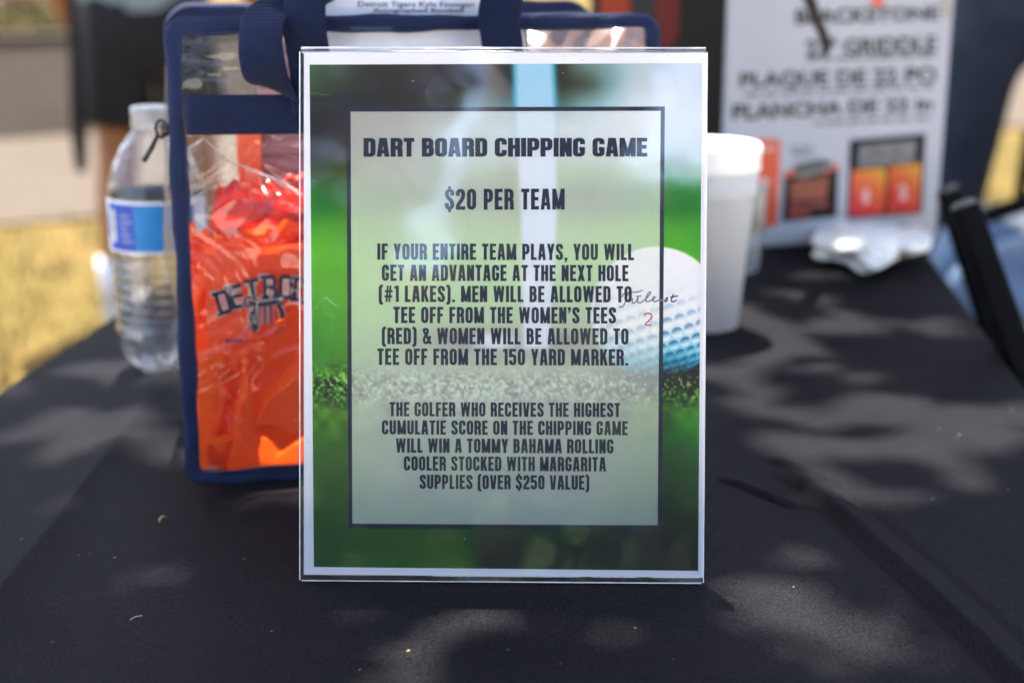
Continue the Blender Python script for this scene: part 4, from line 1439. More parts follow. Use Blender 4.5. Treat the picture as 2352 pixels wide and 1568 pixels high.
def side_px(x0, x1, y0, y1, nm, mat, e, round_=0):
    nrm_ = LN
    P_ = lambda x, y: on_plane(x, y, GLO + LN * e, nrm_)
    mb = MB()
    pts = [P_(x0, y0), P_(x1, y0)] + ([P_(x1, y1 - 40), P_(x1 - 12, y1 - 8), P_(x1 - 40, y1)] if round_ else [P_(x1, y1)]) + [P_(x0, y1)]
    mb.add(pts, [tuple(range(len(pts)))])
    return mb.build(nm, mat, side)


side_px(1378, 1446, -60, 330, 'stripe', plain('orange print', (.26, .026, .002), .6, spec=.1), .0004)
side_px(1446, 1506, -60, 330, 'stripe', M_cblk, .0004)
side_px(1506, 1560, -60, 112, 'stripe', plain('dark red print', (.10, .005, .003), .6, spec=.1), .0004, 1)

BX = [('BLACKSTONE', 1828, 2157, 20, 56, 13, 45)]
font_mesh('brand_lettering', BX, gp, M_cblk2, carton, .027)
font_mesh('size_lettering', [('22" GRIDDLE', 1851, 2152, 90, 130, 80, 119), ('PLAQUE DE 22 PO', 1700, 2151, 166, 200, 151, 190), ('PLANCHA DE 22 in', 1683, 2141, 238, 276, 221, 252)], gp, M_cblk2, carton, .027)
rr = random.Random(3)
M_gpr = plain('grey print', (.12, .12, .12), .6)
for x0, x1, yl, yr in ((1857, 2150, 138, 128), (1711, 2143, 218, 200), (1871, 2138, 284, 270)):
    mb = MB()
    x = x0
    while x < x1 - 8:
        w = rr.uniform(14, 44); w = min(w, x1 - x)
        t0_, t1_ = (x - x0) / (x1 - x0), (x + w - x0) / (x1 - x0)
        ya, yb_ = yl + (yr - yl) * t0_, yl + (yr - yl) * t1_
        mb.add([gp(x, ya + 3.5), gp(x + w, yb_ + 3.5), gp(x + w, yb_ - 3.5), gp(x, ya - 3.5)], [(0, 1, 2, 3)])
        x += w + rr.uniform(6, 11)
    mb.build('small_print', M_gpr, carton)


def gpoly(nm, pts, mat, e, parent):
    mb = MB(); mb.add([gp(x, y, e) for x, y in pts], [tuple(range(len(pts)))]); return mb.build(nm, mat, parent)


def gradient(name, stops, p0, p1):
    """ink gradient of the printed heat picture, running from p0 to p1 on the board"""
    k = NT(name)
    ge = k.n('ShaderNodeNewGeometry')
    d = p1 - p0; L2 = d.length_squared
    sb_ = k.n('ShaderNodeVectorMath', operation='SUBTRACT'); sb_.inputs[1].default_value = tuple(p0)
    k.l(ge.outputs['Position'], sb_.inputs[0])
    dt = k.n('ShaderNodeVectorMath', operation='DOT_PRODUCT'); dt.inputs[1].default_value = tuple(d / L2)
    k.l(sb_.outputs[0], dt.inputs[0])
    k.l(k.ramp(dt.outputs['Value'], stops), k.b.inputs['Base Color'])
    k.b.inputs['Roughness'].default_value = .5
    return k.m


M_orp = plain('orange print', (.62, .060, .006), .5, .06)
op = gpoly('orange_panel', [(1738, 320), (1793, 321), (1785, 517), (1738, 524)], M_orp, .0012, carton)
gpoly('panel_text', [(1748, 337), (1784, 336), (1784, 346), (1748, 348)], plain('pale print', (.6, .35, .28), .6), .0016, op)
gp1 = gpoly('grill_picture', [(1803, 405), (1926, 390), (1922, 497), (1797, 510)], M_cblk, .0012, carton)
gpoly('grill_glow', [(1815, 418), (1906, 403), (1896, 458), (1812, 462)], plain('ember print', (.22, .035, .008), .5, .4, 60), .0016, gp1)
gpoly('grill_glow', [(1812, 468), (1900, 462), (1905, 478), (1858, 482), (1866, 500), (1808, 505)], plain('ember print dark', (.16, .016, .008), .5, .5, 60), .0018, gp1)
gpoly('grill_edge', [(1801, 398), (1826, 390), (1826, 404), (1803, 408)], M_orp, .0020, gp1)
gpoly('grill_edge', [(1890, 385), (1930, 376), (1928, 388), (1892, 398)], M_orp, .0020, gp1)
gpoly('grill_front', [(1824, 396), (1915, 377), (1918, 386), (1840, 408), (1828, 404)], plain('grey print', (.16, .16, .15), .5), .0024, gp1)
gpoly('grill_lid', [(1822, 388), (1832, 378), (1890, 366), (1905, 370), (1914, 377), (1830, 398)], plain('olive black print', (.03, .032, .024), .5), .0028, gp1)
font_mesh('caption', [('22 IN.', 1818, 1866, 335, 345, 333, 343), ('GRIDDLE', 1818, 1872, 349, 359, 347, 357)], gp, plain('pale grey print', (.22, .22, .22), .6), carton, .03)
hp_ = gpoly('heat_picture', [(1953, 322), (2126, 307), (2118, 490), (1946, 503)], M_cblk, .0012, carton)
gpoly('heat_text', [(1975, 334), (2105, 321), (2102, 374), (1970, 386)], plain('grey lettering block', (.14, .135, .13), .6, .5, 120), .0016, hp_)
M_h1 = gradient('heat print', [(0, (.62, .33, .006)), (.35, (.60, .10, .004)), (.7, (.58, .015, .004)), (1, (.50, .004, .02))], gp(2032, 385), gp(1960, 500))
M_h2 = gradient('heat print strong', [(0, (.62, .28, .005)), (.4, (.60, .08, .004)), (.75, (.52, .006, .004)), (1, (.50, .02, .004))], gp(2112, 375), gp(2050, 490))
gpoly('heat_zone', [(1957, 392), (2026, 386), (2036, 394), (2030, 492), (1950, 499)], M_h1, .0016, hp_)
gpoly('heat_zone', [(2042, 384), (2117, 376), (2111, 486), (2038, 491)], M_h2, .0016, hp_)
font_mesh('zone_number', [('1', 1983, 1995, 434, 466, 433, 465)], lambda x, y: gp(x, y, .0021), plain('pale pink print', (.66, .42, .38), .6), hp_, .05)
font_mesh('zone_number', [('2', 2064, 2084, 424, 458, 422, 456)], lambda x, y: gp(x, y, .0021), plain('pale pink print', (.66, .42, .38), .6), hp_, .05)
gpoly('flame_mark', [(2003, -8), (2012, -30), (2020, -12), (2030, -22), (2034, 0), (2026, 14), (2010, 17), (2000, 6)], plain('coral print', (.66, .13, .07), .5), .0016, carton)
gpoly('tape', [(2168, -30), (2182, -30), (2180, 38), (2166, 40)], plain('tan tape', (.36, .28, .18), .4), .0016, carton)

# ------------------------------------------------------------------ paper napkins
M_nap = plain('white paper napkin', (.84, .82, .77), .85, .05, 60, .5, 260, trans=.15, spec=.2)


def napkin(outline, z_rim, z_mid, seed, label):
    r_ = random.Random(seed)
    c_ = np.mean(np.array(outline), 0)
    m_ = 72
    oc = np.array(outline + [outline[0]], float)
    L_ = np.concatenate([[0], np.cumsum(np.hypot(*np.diff(oc, axis=0).T))])
    px_ = np.interp(np.linspace(0, L_[-1], m_, endpoint=False), L_, oc[:, 0]); py_2 = np.interp(np.linspace(0, L_[-1], m_, endpoint=False), L_, oc[:, 1])
    ph = [r_.uniform(0, 6) for _ in range(4)]
    rings = []
    for j, t in enumerate(np.linspace(.02, 1, 15)):
        ring = []
        for k_ in range(m_):
            a = 2 * math.pi * k_ / m_
            w_ = .0055 * abs(math.sin(1.5 * a + ph[0] + 4 * t)) - .0025 + .0046 * abs(math.sin(2.5 * a + ph[1] - 3 * t)) * t + .0030 * math.sin(9 * a - 7 * t + ph[2]) * t
            z = z_mid + (z_rim - z_mid) * t ** 1.6 + w_ * t
            ring.append(pz(c_[0] + (px_[k_] - c_[0]) * t, c_[1] + (py_2[k_] - c_[1]) * t, TZ + max(z, .0015)))
        rings.append(ring)
    mb = MB(); mb.loft(rings, False)
    mb.add(rings[0], [tuple(range(m_))])
    o = mb.build('napkin', M_nap, None, True)
    sd = o.modifiers.new('thickness', 'SOLIDIFY'); sd.thickness = .0022; sd.offset = 1
    return tag(o, label, 'napkin', 'paper napkins on the table')


napkin([(1868, 584), (1880, 572), (1980, 575), (2030, 600), (2010, 622), (1985, 628), (1955, 606), (1920, 596), (1880, 594)], .002, .010, 3, 'lower folded white napkin peeking out under the crumpled one')
napkin([(1864, 556), (1882, 520), (1905, 504), (1935, 512), (1985, 508), (2050, 520), (2105, 522), (2140, 545), (2135, 572), (2100, 580), (2070, 588), (2040, 606), (2008, 624), (1970, 590), (1925, 576), (1880, 572)], .013, .030, 9, 'crumpled white napkin lying on top near the white carton')

# dark twig hanging in front of the carton
mb = MB()
mb.tube([py(1790, -420, 1.50), py(1822, -160, 1.505), py(1858, -5, 1.51), py(1880, 55, 1.51), py(1893, 85, 1.51), py(1901, 119, 1.51)], [.009, .008, .0065, .0055, .0055, .0045], 10)
tag(mb.build('twig', plain('dark brown bark', (.022, .012, .008), .7, .3, 60), smooth=True), 'dark brown twig hanging down in front of the white carton', 'twig')

# ================================================================== CHAIRS AND PEOPLE
mb = MB()
chair = empty('folding_chair', Vector((.66, 1.4, 0)))
tag(chair, 'black folding chair with two slanted square posts beside the table', 'chair')
M_cap = plain('worn grey end cap', (.10, .093, .083), .6, .3, 90)


def post(x0, y0, x1, y1, Y0, Y1, w, nm='post'):
    a, b = py(x0, y0, Y0), py(x1, y1, Y1)
    d = (b - a).normalized()
    b = a + d * ((a.z - .01) / -d.z)
    s_ = d.cross(Vector((0, 1, 0))).normalized() * w; t_ = d.cross(s_).normalized() * w
    mb = MB()
    mb.loft([[p + s_ * math.copysign(abs(math.cos(q_)) ** .45, math.cos(q_)) + t_ * math.copysign(abs(math.sin(q_)) ** .45, math.sin(q_)) for q_ in np.linspace(0, 2 * math.pi, 20, endpoint=False)] for p in (a, b)])
    mb.build(nm, M_blackmetal, chair, False)
    mb = MB()
    mb.loft([[p + (s_ * math.cos(q_) + t_ * math.sin(q_)) * k_ for q_ in np.linspace(0, 2 * math.pi, 20, endpoint=False)] for p, k_ in ((a, .96), (a - d * .004, .9), (a - d * .006, .6))])
    mb.build('end_cap', M_cap, chair, True)
    return a, b


pa, pb = post(2216, 478, 2352, 850, 1.22, 1.17, .0118)
pc, pd = post(2178, 440, 2308, 850, 1.58, 1.53, .0125)
mb = MB()
e0, e1 = pa.lerp(pb, .42), pc.lerp(pd, .42)
mb.tube([e0, e1], .009, 8)
mb.build('rung', M_blackmetal, chair)
mb = MB()
s0, s1 = pa.lerp(pb, .40), pc.lerp(pd, .40)
mb.box(s0 + Vector((.015, 0, 0)), (s1 - s0), Vector((.36, 0, .015)), Vector((0, 0, .02)))
bevel(mb.build('seat', M_blackmetal, chair), .006)
for p in (pa.lerp(pb, .40), pc.lerp(pd, .40)):
    mb = MB(); mb.tube([p + Vector((.33, 0, .0)), Vector((p.x - .02, p.y, .012))], .011, 10); mb.build('leg', M_blackmetal, chair)

M_skin = plain('brown skin', (.34, .135, .05), .5, .12, 14, .1, 400)
M_skin2 = plain('tan skin', (.42, .22, .14), .5, .1, 14)
M_hair = plain('dark hair', (.02, .014, .010), .6, .3, 90)
M_shorts = plain('black shorts cloth', (.008, .008, .010), .8, .2, 20)
M_tee = plain('pale blue shirt cloth', (.26, .34, .38), .85, .08, 12)
M_sock = plain('white sock', (.75, .75, .80), .85)
M_shoe = plain('white shoe', (.62, .62, .64), .6)
M_djean = plain('dark denim', (.026, .034, .052), .85, .3, 22, .3, 700)
M_ljean = plain('light blue denim', (.13, .20, .31), .85, .22, 16, .3, 700)
M_dtee = plain('charcoal shirt cloth', (.05, .055, .065), .85)
M_wtee = plain('white shirt cloth', (.72, .72, .72), .85)


M_eye = plain('dark eye', (.02, .015, .012), .2)


def head_parts(root, c, fwd, skin, hair):
    """hair cap, eyes and ears riding on the continuous body's head"""
    f = Vector(fwd).normalized(); s_ = Vector((0, 0, 1)).cross(f)
    mb = MB()
    rings = []
    for i in range(9):
        a = -.1 + (math.pi / 2 + .1) * i / 8
        rings.append([c + Vector((0, 0, .045)) - f * .012 + (f * math.cos(q_) * .098 + s_ * math.sin(q_) * .086) * max(.02, math.cos(a)) + Vector((0, 0, .085 * math.sin(a))) for q_ in np.linspace(0, 2 * math.pi, 24, endpoint=False)])
    mb.loft(rings)
    mb.build('hair', hair, root, True)
    mb = MB()
    for sg in (-1, 1):
        mb = MB()
        mb.lathe(c + f * .085 + s_ * sg * .032 + Vector((0, 0, .008)), [(.002, -.010), (.010, -.005), (.012, 0), (.010, .005), (.002, .010)], 12)
        mb.build('eye', M_eye, root, True)


def standing(name_label, P, face, legs, skin, top, bottom, shoe, short, shoulder=1.42, hips=.92, arms=None, girth=1.0, knee_z=.50):
    """legs = [(foot xy), (foot xy)]; body grown as one surface, clothes over it"""
    root = empty('person', (P[0], P[1], 0))
    tag(root, name_label, 'person')
    f = Vector(face).normalized(); s_ = Vector((0, 0, 1)).cross(f)
    C_ = Vector((P[0], P[1], 0))
    J, E = [], []
    def add(p, r1, r2, par):
        J.append((p, r1, r2)); 
        if par is not None: E.append((par, len(J) - 1))
        return len(J) - 1
    pel = add(C_ + Vector((0, 0, hips)), .13 * girth, .10 * girth, None)
    wst = add(C_ + Vector((0, 0, hips + .17)), .125 * girth, .095 * girth, pel)
    chs = add(C_ + Vector((0, 0, shoulder - .12)), .15 * girth, .105 * girth, wst)
    nkb = add(C_ + Vector((0, 0, shoulder + .03)), .06, .06, chs)
    nk = add(C_ + f * .01 + Vector((0, 0, shoulder + .11)), .052, .052, nkb)
    hd = add(C_ + f * .02 + Vector((0, 0, shoulder + .20)), .078, .088, nk)
    add(C_ + f * .02 + Vector((0, 0, shoulder + .28)), .066, .075, hd)
    legj = []
    for sg, (fx_, fy_) in zip((-1, 1), legs):
        ft_ = Vector((fx_, fy_, 0))
        hip = C_ + s_ * sg * -.0 + (ft_ - C_) * .62 + Vector((0, 0, hips - .08))
        kn = (ft_ - C_) * .85 + C_ + f * .02 + Vector((0, 0, knee_z))
        a = add(hip, .085, .09, pel); b_ = add(kn, .057, .060, a)
        cf = add(kn.lerp(ft_ + Vector((0, 0, .09)), .32) - f * .012, .056, .060, b_)
        an = add(ft_ + Vector((0, 0, .085)), .036, .040, cf)
        hl = add(ft_ + f * .06 + Vector((0, 0, .042)), .038, .036, an)
        add(ft_ + f * .17 + Vector((0, 0, .032)), .036, .026, hl)
        legj.append((hip, kn, ft_))
    armj = []
    for i, sg in enumerate((-1, 1)):
        sh_ = C_ + s_ * sg * .19 * girth + Vector((0, 0, shoulder - .03))
        el = C_ + s_ * sg * .25 * girth + Vector((0, 0, shoulder - .32)) - f * .02
        wr = C_ + s_ * sg * .22 * girth + Vector((0, 0, shoulder - .56)) + f * .10
        if arms and arms[i]: el, wr = [Vector(q) for q in arms[i]]
        a = add(sh_, .058, .058, chs); b_ = add(el, .043, .045, a); c_ = add(wr, .028, .032, b_)
        d_ = (wr - el).normalized()
        pm = add(wr + d_ * .055, .018, .040, c_)
        sd = d_.cross(s_).normalized()
        for k_ in range(4):
            b0 = add(wr + d_ * .095 + sd * (.028 - .019 * k_), .0085, .0085, pm)
            b1 = add(wr + d_ * (.13 - .004 * abs(k_ - 1)) + sd * (.030 - .020 * k_) - s_ * sg * .006, .0082, .0082, b0)
            add(wr + d_ * (.158 - .006 * abs(k_ - 1)) + sd * (.030 - .020 * k_) - s_ * sg * .018, .007, .007, b1)
        t0_ = add(wr + d_ * .045 + sd * .046, .010, .010, c_)
        add(wr + d_ * .085 + sd * .058 - s_ * sg * .008, .009, .009, t0_)
        armj.append((sh_, el, wr))
    skin_body('body', J, E, skin, root)
    head_parts(root, C_ + f * .02 + Vector((0, 0, shoulder + .215)), f, skin, M_hair)
    # shirt
    J, E = [], []
    a = add(C_ + Vector((0, 0, hips - .125)), .178 * girth, .135 * girth, None)
    b_ = add(C_ + Vector((0, 0, hips + .16)), .158 * girth, .125 * girth, a)
    c_ = add(C_ + Vector((0, 0, shoulder - .12)), .172 * girth, .125 * girth, b_)
    add(C_ + Vector((0, 0, shoulder + .015)), .085, .08, c_)
    for sh_, el, wr in armj:
        d_ = add(sh_, .076, .076, c_); add(sh_.lerp(el, .75), .068, .068, d_)
    skin_body('shirt', J, E, top, root)
    # shorts or trousers
    J, E = [], []
    a = add(C_ + Vector((0, 0, hips + .16)), .145 * girth, .122 * girth, None)
    b_ = add(C_ + Vector((0, 0, hips - .05)), .168 * girth, .130 * girth, a)
    for hip, kn, ft_ in legj:
        if short:
            c_ = add(hip + Vector((0, 0, -.06)), .112, .112, b_)
            add(hip.lerp(kn, .72) , .100, .11, c_)
            d_ = len(J) - 1
            add(hip.lerp(kn, .82), .096, .108, d_)
        else:
            c_ = add(hip + Vector((0, 0, -.04)), .092, .10, b_)
            d_ = add(kn, .076, .078, c_); e_2 = add(kn.lerp(ft_ + Vector((0, 0, .05)), .5), .070, .072, d_)
            add(ft_ + Vector((0, 0, .055)), .066, .072, e_2)
    skin_body('shorts' if short else 'jeans', J, E, bottom, root)
    for hip, kn, ft_ in legj:
        if short:
            mb = MB(); mb.tube([ft_ + Vector((0, 0, .20)), ft_ + Vector((0, 0, .13)), ft_ + Vector((0, 0, .08))], [.052, .049, .047], 18); mb.build('sock', M_sock, root, True)
        J, E = [], []
        a = add(ft_ - f * .045 + Vector((0, 0, .048)), .046, .044, None); b_ = add(ft_ + f * .05 + Vector((0, 0, .05)), .048, .046, a)
        c_ = add(ft_ + f * .14 + Vector((0, 0, .038)), .050, .034, b_); add(ft_ + f * .20 + Vector((0, 0, .034)), .036, .026, c_)
        skin_body('shoe', J, E, shoe, root)
    return root


standing('person in black shorts and pale blue shirt standing on the lawn at left', (-.975, 4.02), (.15, 1, 0), [(-1.09, 3.99), (-.845, 4.05)], M_skin, M_tee, M_shorts, M_shoe, True, hips=.90, girth=1.22)
standing('person in dark jeans standing with legs apart behind the white carton', (1.045, 3.02), (-.1, 1, 0), [(.862, 2.98), (1.30, 3.06)], M_skin2, M_dtee, M_djean, M_shoe, False, hips=1.0, shoulder=1.48, arms=[((.80, 3.1, 1.18), (.86, 3.3, 1.12)), ((1.29, 3.1, 1.18), (1.22, 3.3, 1.12))])

# black strap dangling beside the shorts
sy = 3.86
mb = MB()
ribbon(mb, [py(160, -150, sy), py(166, 20, sy), py(172, 110, sy - .01), py(176, 200, sy - .01), py(181, 300, sy), py(187, 395, sy)],
       [Vector((.014, 0, 0)), Vector((.015, .002, 0)), Vector((.015, -.002, 0)), Vector((.017, .003, 0)), Vector((.021, -.003, 0)), Vector((.013, 0, 0))], .014, 6)
tag(mb.build('strap', M_shorts, smooth=True), 'long thin black strap hanging beside the black shorts', 'strap')

# seated person in light jeans beyond the table's right edge
root = empty('person', (1.2, 2.45, 0))
tag(root, 'seated person in light blue jeans beyond the table at right', 'person')
J, E = [], []


def addj(p, r1, r2, par):
    J.append((Vector(p), r1, r2))
    if par is not None: E.append((par, len(J) - 1))
    return len(J) - 1


pel = addj((1.22, 2.45, .54), .14, .12, None)
ch_ = addj((1.30, 2.47, .98), .16, .11, pel); nk = addj((1.29, 2.46, 1.15), .055, .055, ch_)
hd = addj((1.27, 2.45, 1.27), .085, .08, nk); addj((1.27, 2.45, 1.35), .07, .066, hd)
LEGS = [((.735, 2.27, .535), (.73, 2.24, .09)), ((.80, 2.56, .55), (.78, 2.55, .09))]
for kn, an in LEGS:
    a = addj((1.10, 2.40 if kn[1] < 2.4 else 2.52, .53), .09, .085, pel); b_ = addj(kn, .062, .062, a); c_ = addj(an, .036, .04, b_); addj((an[0] - .13, an[1] - .02, .04), .036, .028, c_)
for sg in (-1, 1):
    a = addj((1.28, 2.46 + .19 * sg, 1.06), .055, .055, ch_); b_ = addj((1.26, 2.46 + .25 * sg, .82), .043, .043, a); c_ = addj((1.09, 2.44 + .14 * sg, .76), .030, .030, b_)
    pm = addj((1.03, 2.44 + .12 * sg, .735), .036, .018, c_)
    for k_ in range(4):
        b0 = addj((.995, 2.405 + .12 * sg + .02 * k_, .735), .0085, .0085, pm); b1 = addj((.965, 2.403 + .12 * sg + .02 * k_, .728), .008, .008, b0); addj((.942, 2.403 + .12 * sg + .02 * k_, .715), .007, .007, b1)
    t0_ = addj((1.04, 2.44 + .075 * sg, .737), .010, .010, c_); addj((1.005, 2.44 + .062 * sg, .732), .009, .009, t0_)
skin_body('body', J, E, M_skin2, root)
head_parts(root, Vector((1.27, 2.45, 1.285)), Vector((-1, 0, 0)), M_skin2, M_hair)
J, E = [], []
a = addj((1.23, 2.45, .55), .175, .16, None)
for kn, an in LEGS:
    b_ = addj((1.08, 2.39 if kn[1] < 2.4 else 2.53, .53), .112, .105, a); c_ = addj(kn, .082, .084, b_); d_ = addj(Vector(kn).lerp(Vector(an), .5), .072, .072, c_); addj((an[0], an[1], .10), .066, .066, d_)
skin_body('jeans', J, E, M_ljean, root)
J, E = [], []
a = addj((1.22, 2.45, .66), .19, .165, None); b_ = addj((1.26, 2.46, .82), .17, .14, a); c_ = addj((1.30, 2.47, 1.02), .175, .125, b_); addj((1.295, 2.465, 1.13), .08, .08, c_)
for sg in (-1, 1):
    d_ = addj((1.28, 2.46 + .19 * sg, 1.06), .072, .072, c_); addj((1.22, 2.46 + .23 * sg, .87), .066, .066, d_)
skin_body('shirt', J, E, M_wtee, root)
for kn, an in LEGS:
    J, E = [], []
    a = addj((an[0] + .05, an[1], .05), .046, .044, None); b_ = addj((an[0] - .07, an[1], .045), .048, .042, a); addj((an[0] - .18, an[1] - .02, .036), .036, .026, b_)
    skin_body('shoe', J, E, M_shoe, root)
# white towel on the lap
mb = MB()
tw = [py(2286, 492, 2.26), py(2330, 486, 2.26), py(2400, 492, 2.27), py(2470, 520, 2.28)]
tb = [py(2292, 506, 2.20), py(2335, 526, 2.19), py(2400, 552, 2.19), py(2470, 580, 2.20)]
rings = []
for j in range(9):
    t = j / 8
    rings.append([p.lerp(q, t) + Vector((0, -.012 * math.sin(math.pi * t), .012 * math.sin(math.pi * t) + .004 * math.sin(5 * t + i * 2))) for i, (p, q) in enumerate(zip(catmull(tw, 5), catmull(tb, 5)))])
mb.loft(rings, False, False)
tws = mb.build('towel', M_wtee, None, True)
sd = tws.modifiers.new('thickness', 'SOLIDIFY'); sd.thickness = .006
tag(tws, 'white towel lying on the lap of the light blue jeans', 'towel')

# the seated person's chair
chair2 = empty('camp_chair', (1.25, 2.4, 0))
tag(chair2, 'black metal camp chair under the person in light jeans', 'chair')
mb = MB(); mb.box((.98, 2.18, .44), (.50, 0, 0), (0, .52, 0), (0, 0, .03)); bevel(mb.build('seat', M_shorts, chair2), .01)
mb = MB(); mb.box((1.47, 2.18, .50), (.03, 0, 0), (0, .52, 0), (.10, 0, .45)); bevel(mb.build('backrest', M_shorts, chair2), .01)
mb = MB(); q = py(2352, 468, 2.12); mb.tube([py(2262, 497, 2.12), q, q + (q - py(2262, 497, 2.12)) * 3.2], .013, 8); mb.build('arm', M_blackmetal, chair2)
mb = MB(); mb.tube([py(2366, 300, 2.7), py(2337, 490, 2.7), py(2322, 600, 2.7)], .012, 8); mb.build('post', M_blackmetal, chair2)
mb = MB(); mb.tube([py(2285, 758, 2.15), py(2352, 792, 2.13), py(2480, 850, 2.10)], .012, 8); mb.build('rung', M_blackmetal, chair2)
for p in ((1.0, 2.20), (1.46, 2.20), (1.0, 2.68), (1.46, 2.68)):
    mb = MB(); mb.tube([(p[0], p[1], .44), (p[0] + (.05 if p[0] > 1.2 else -.03), p[1], .01)], .012, 8); mb.build('leg', M_blackmetal, chair2)


# ================================================================== TREES AND BUSH
def leaves(name, pts, size, mats, parent, seed=0, smin=.7):
    r_ = np.random.default_rng(seed)
    n_ = len(pts)
    P_ = np.array(pts)
    q1 = r_.normal(0, 1, (n_, 3)); q1 /= np.linalg.norm(q1, axis=1)[:, None]
    q2 = r_.normal(0, 1, (n_, 3)); q2 -= (q2 * q1).sum(1)[:, None] * q1; q2 /= np.linalg.norm(q2, axis=1)[:, None]
    q3 = np.cross(q1, q2)
    sz = size * (smin + (1.3 - smin) * r_.random(n_))[:, None]
    V = np.stack([P_ - q1 * sz * .5, P_ + q2 * sz * .30 + q3 * sz * .06, P_ + q1 * sz * .5, P_ - q2 * sz * .30 + q3 * sz * .06], 1)
    F = np.arange(n_ * 4).reshape(n_, 4)
    me = bpy.data.meshes.new(name)
    me.from_pydata(V.reshape(-1, 3).tolist(), [], F.tolist())
    for m_ in mats: me.materials.append(m_)
    me.polygons.foreach_set('material_index', r_.integers(0, len(mats), n_))
    me.update()
    return link(name, me, None, parent)


M_leaf = [plain('leaf dark', (.045, .085, .022), .5, .3, 3, trans=.3), plain('leaf mid', (.075, .125, .030), .5, .3, 3, trans=.35), plain('leaf light', (.11, .16, .04), .5, .3, 3, trans=.35)]
M_bark = plain('tree bark', (.09, .065, .045), .9, .35, 12, .6, 60)

# the pools of sunlight seen on the cloth: (photo x, y, half width, half height, strength)
POOLS = [(230, 988, 150, 30, 1), (130, 1066, 60, 14, .6), (1120, 1425, 200, 18, 1), (850, 1545, 60, 16, .7), (940, 1470, 40, 12, .5), (400, 1300, 90, 14, .35),
         (1910, 1044, 95, 20, 1), (1800, 1030, 60, 12, .6), (1770, 915, 70, 20, .8), (1712, 850, 120, 34, 1), (1820, 775, 170, 44, 1), (1920, 745, 120, 28, 1), (1960, 860, 90, 20, .8), (2040, 930, 80, 16, .8), (1880, 960, 80, 16, .8), (1650, 940, 60, 26, .6),
         (1834, 681, 80, 16, .8), (1860, 627, 70, 9, .8), (2145, 753, 75, 18, 1), (2119, 858, 60, 10, .6), (2172, 985, 75, 18, .9), (2290, 934, 70, 12, .6), (2324, 985, 50, 16, .7),
         (2172, 1054, 95, 14, .7), (2160, 1110, 60, 8, .6), (1919, 1132, 36, 12, .7), (2140, 1169, 60, 12, .4), (1657, 1210, 50, 14, .4), (1781, 1284, 55, 12, .5),
         (1795, 1394, 80, 20, 1), (2002, 1420, 150, 24, 1), (1640, 1392, 40, 10, .5), (2050, 1500, 100, 22, .6), (2347, 1462, 50, 26, .6), (60, 905, 50, 10, .5)]
PW = []
for x, y, hw_, hh_, s_ in POOLS:
    c_ = pz(x, y); ex_ = (pz(x + hw_, y) - c_).length; ey_ = (pz(x, y - hh_) - pz(x, y + hh_)).length / 2
    PW.append((c_.x, c_.y, ex_, ey_, s_))
# things that catch the sun themselves
for P_, r_ in ((pz(2000, 560, TZ + .02), .13), (FC + Vector((-.005, .02, .13)), .055), (FC + Vector((0, .04, .07)), .08), (FC + Vector((0, .04, .02)), .06), (bq(.06, BH * .7, -.11), .065), (bq(.10, .15, -.07), .06), (bq(.06, .10, -.06), .04), (bq(.12, BH, -.07), .06), (bq(.26, BH, -.05), .06), (WB + Vector((-.01, 0, .03)), .05)):
    P_ = Vector(P_); t_ = (P_.z - TZ) / SUNV.z
    PW.append((P_.x - SUNV.x * t_, P_.y - SUNV.y * t_, r_, r_, .27 if r_ > .12 else (.6 if P_.x > .12 and P_.y > 1.1 else 1)))
PWA = np.array(PW)


def sun_gap(P_):
    """how deep a point lies in the gap that lets a pool of sun through (0 none, 1 centre)"""
    t_ = (P_[:, 2] - TZ) / SUNV.z
    x, y = P_[:, 0] - SUNV.x * t_, P_[:, 1] - SUNV.y * t_
    g = np.zeros(len(P_))
    # twigs and single leaves break every gap up into smaller spots
    brk = np.clip(.92 + .66 * np.sin(x * 86 + 1.9 * np.sin(y * 47)) * np.sin(y * 71 + 1.6 * np.sin(x * 39)), .28, 1)
    for i_, (cx_, cy_, ex_, ey_, s_) in enumerate(PWA):
        g = np.maximum(g, (brk if i_ < len(POOLS) else 1) * s_ * np.exp(-(((x - cx_) / (ex_ * .82 + .015)) ** 2 + ((y - cy_) / (ey_ * .85 + .020)) ** 2) ** 2))
    return g, x, y


tree = empty('shade_tree', (3.0, 2.6, 0))
tag(tree, 'broad green shade tree spreading over the table, out of frame', 'tree')
mb = MB()
mb.tube([(3.0, 2.6, -.05), (2.97, 2.58, .5), (2.9, 2.55, 1.4), (2.8, 2.5, 2.3), (2.7, 2.4, 2.8), (2.6, 2.3, 3.3)], [.26, .21, .19, .17, .14, .10], 14)
mb.build('trunk', M_bark, tree, True)
rr = random.Random(12)
for ex_, ey_, ez_ in ((.8, 1.2, 3.5), (-.6, 2.4, 3.7), (1.2, 3.6, 3.8), (3.8, 3.6, 3.8), (2.2, .4, 3.6), (-.2, .9, 3.5)):
    mb = MB()
    s0 = Vector((2.76, 2.46, 2.5)); e0 = Vector((ex_, ey_, ez_))
    mb.tube(catmull([s0, s0.lerp(e0, .35) + Vector((rr.uniform(-.15, .15), rr.uniform(-.15, .15), .35)), s0.lerp(e0, .7) + Vector((rr.uniform(-.2, .2), rr.uniform(-.2, .2), .25)), e0], 5), [.085 - .075 * i / 15 for i in range(16)], 8)
    mb.build('branch', M_bark, tree, True)
r_ = np.random.default_rng(5)
cand = []
N_ = 44000
P_ = r_.normal(0, 1, (N_, 3)); P_ /= np.linalg.norm(P_, axis=1)[:, None]; P_ *= (r_.random(N_) ** .45)[:, None]
P_ = P_ * np.array((3.0, 2.7, .75)) + np.array((.25, 2.35, 3.45))
P_ = P_[P_[:, 1] > .45 + .25 * np.sin(P_[:, 0] * 3.3)]
N_ = len(P_)
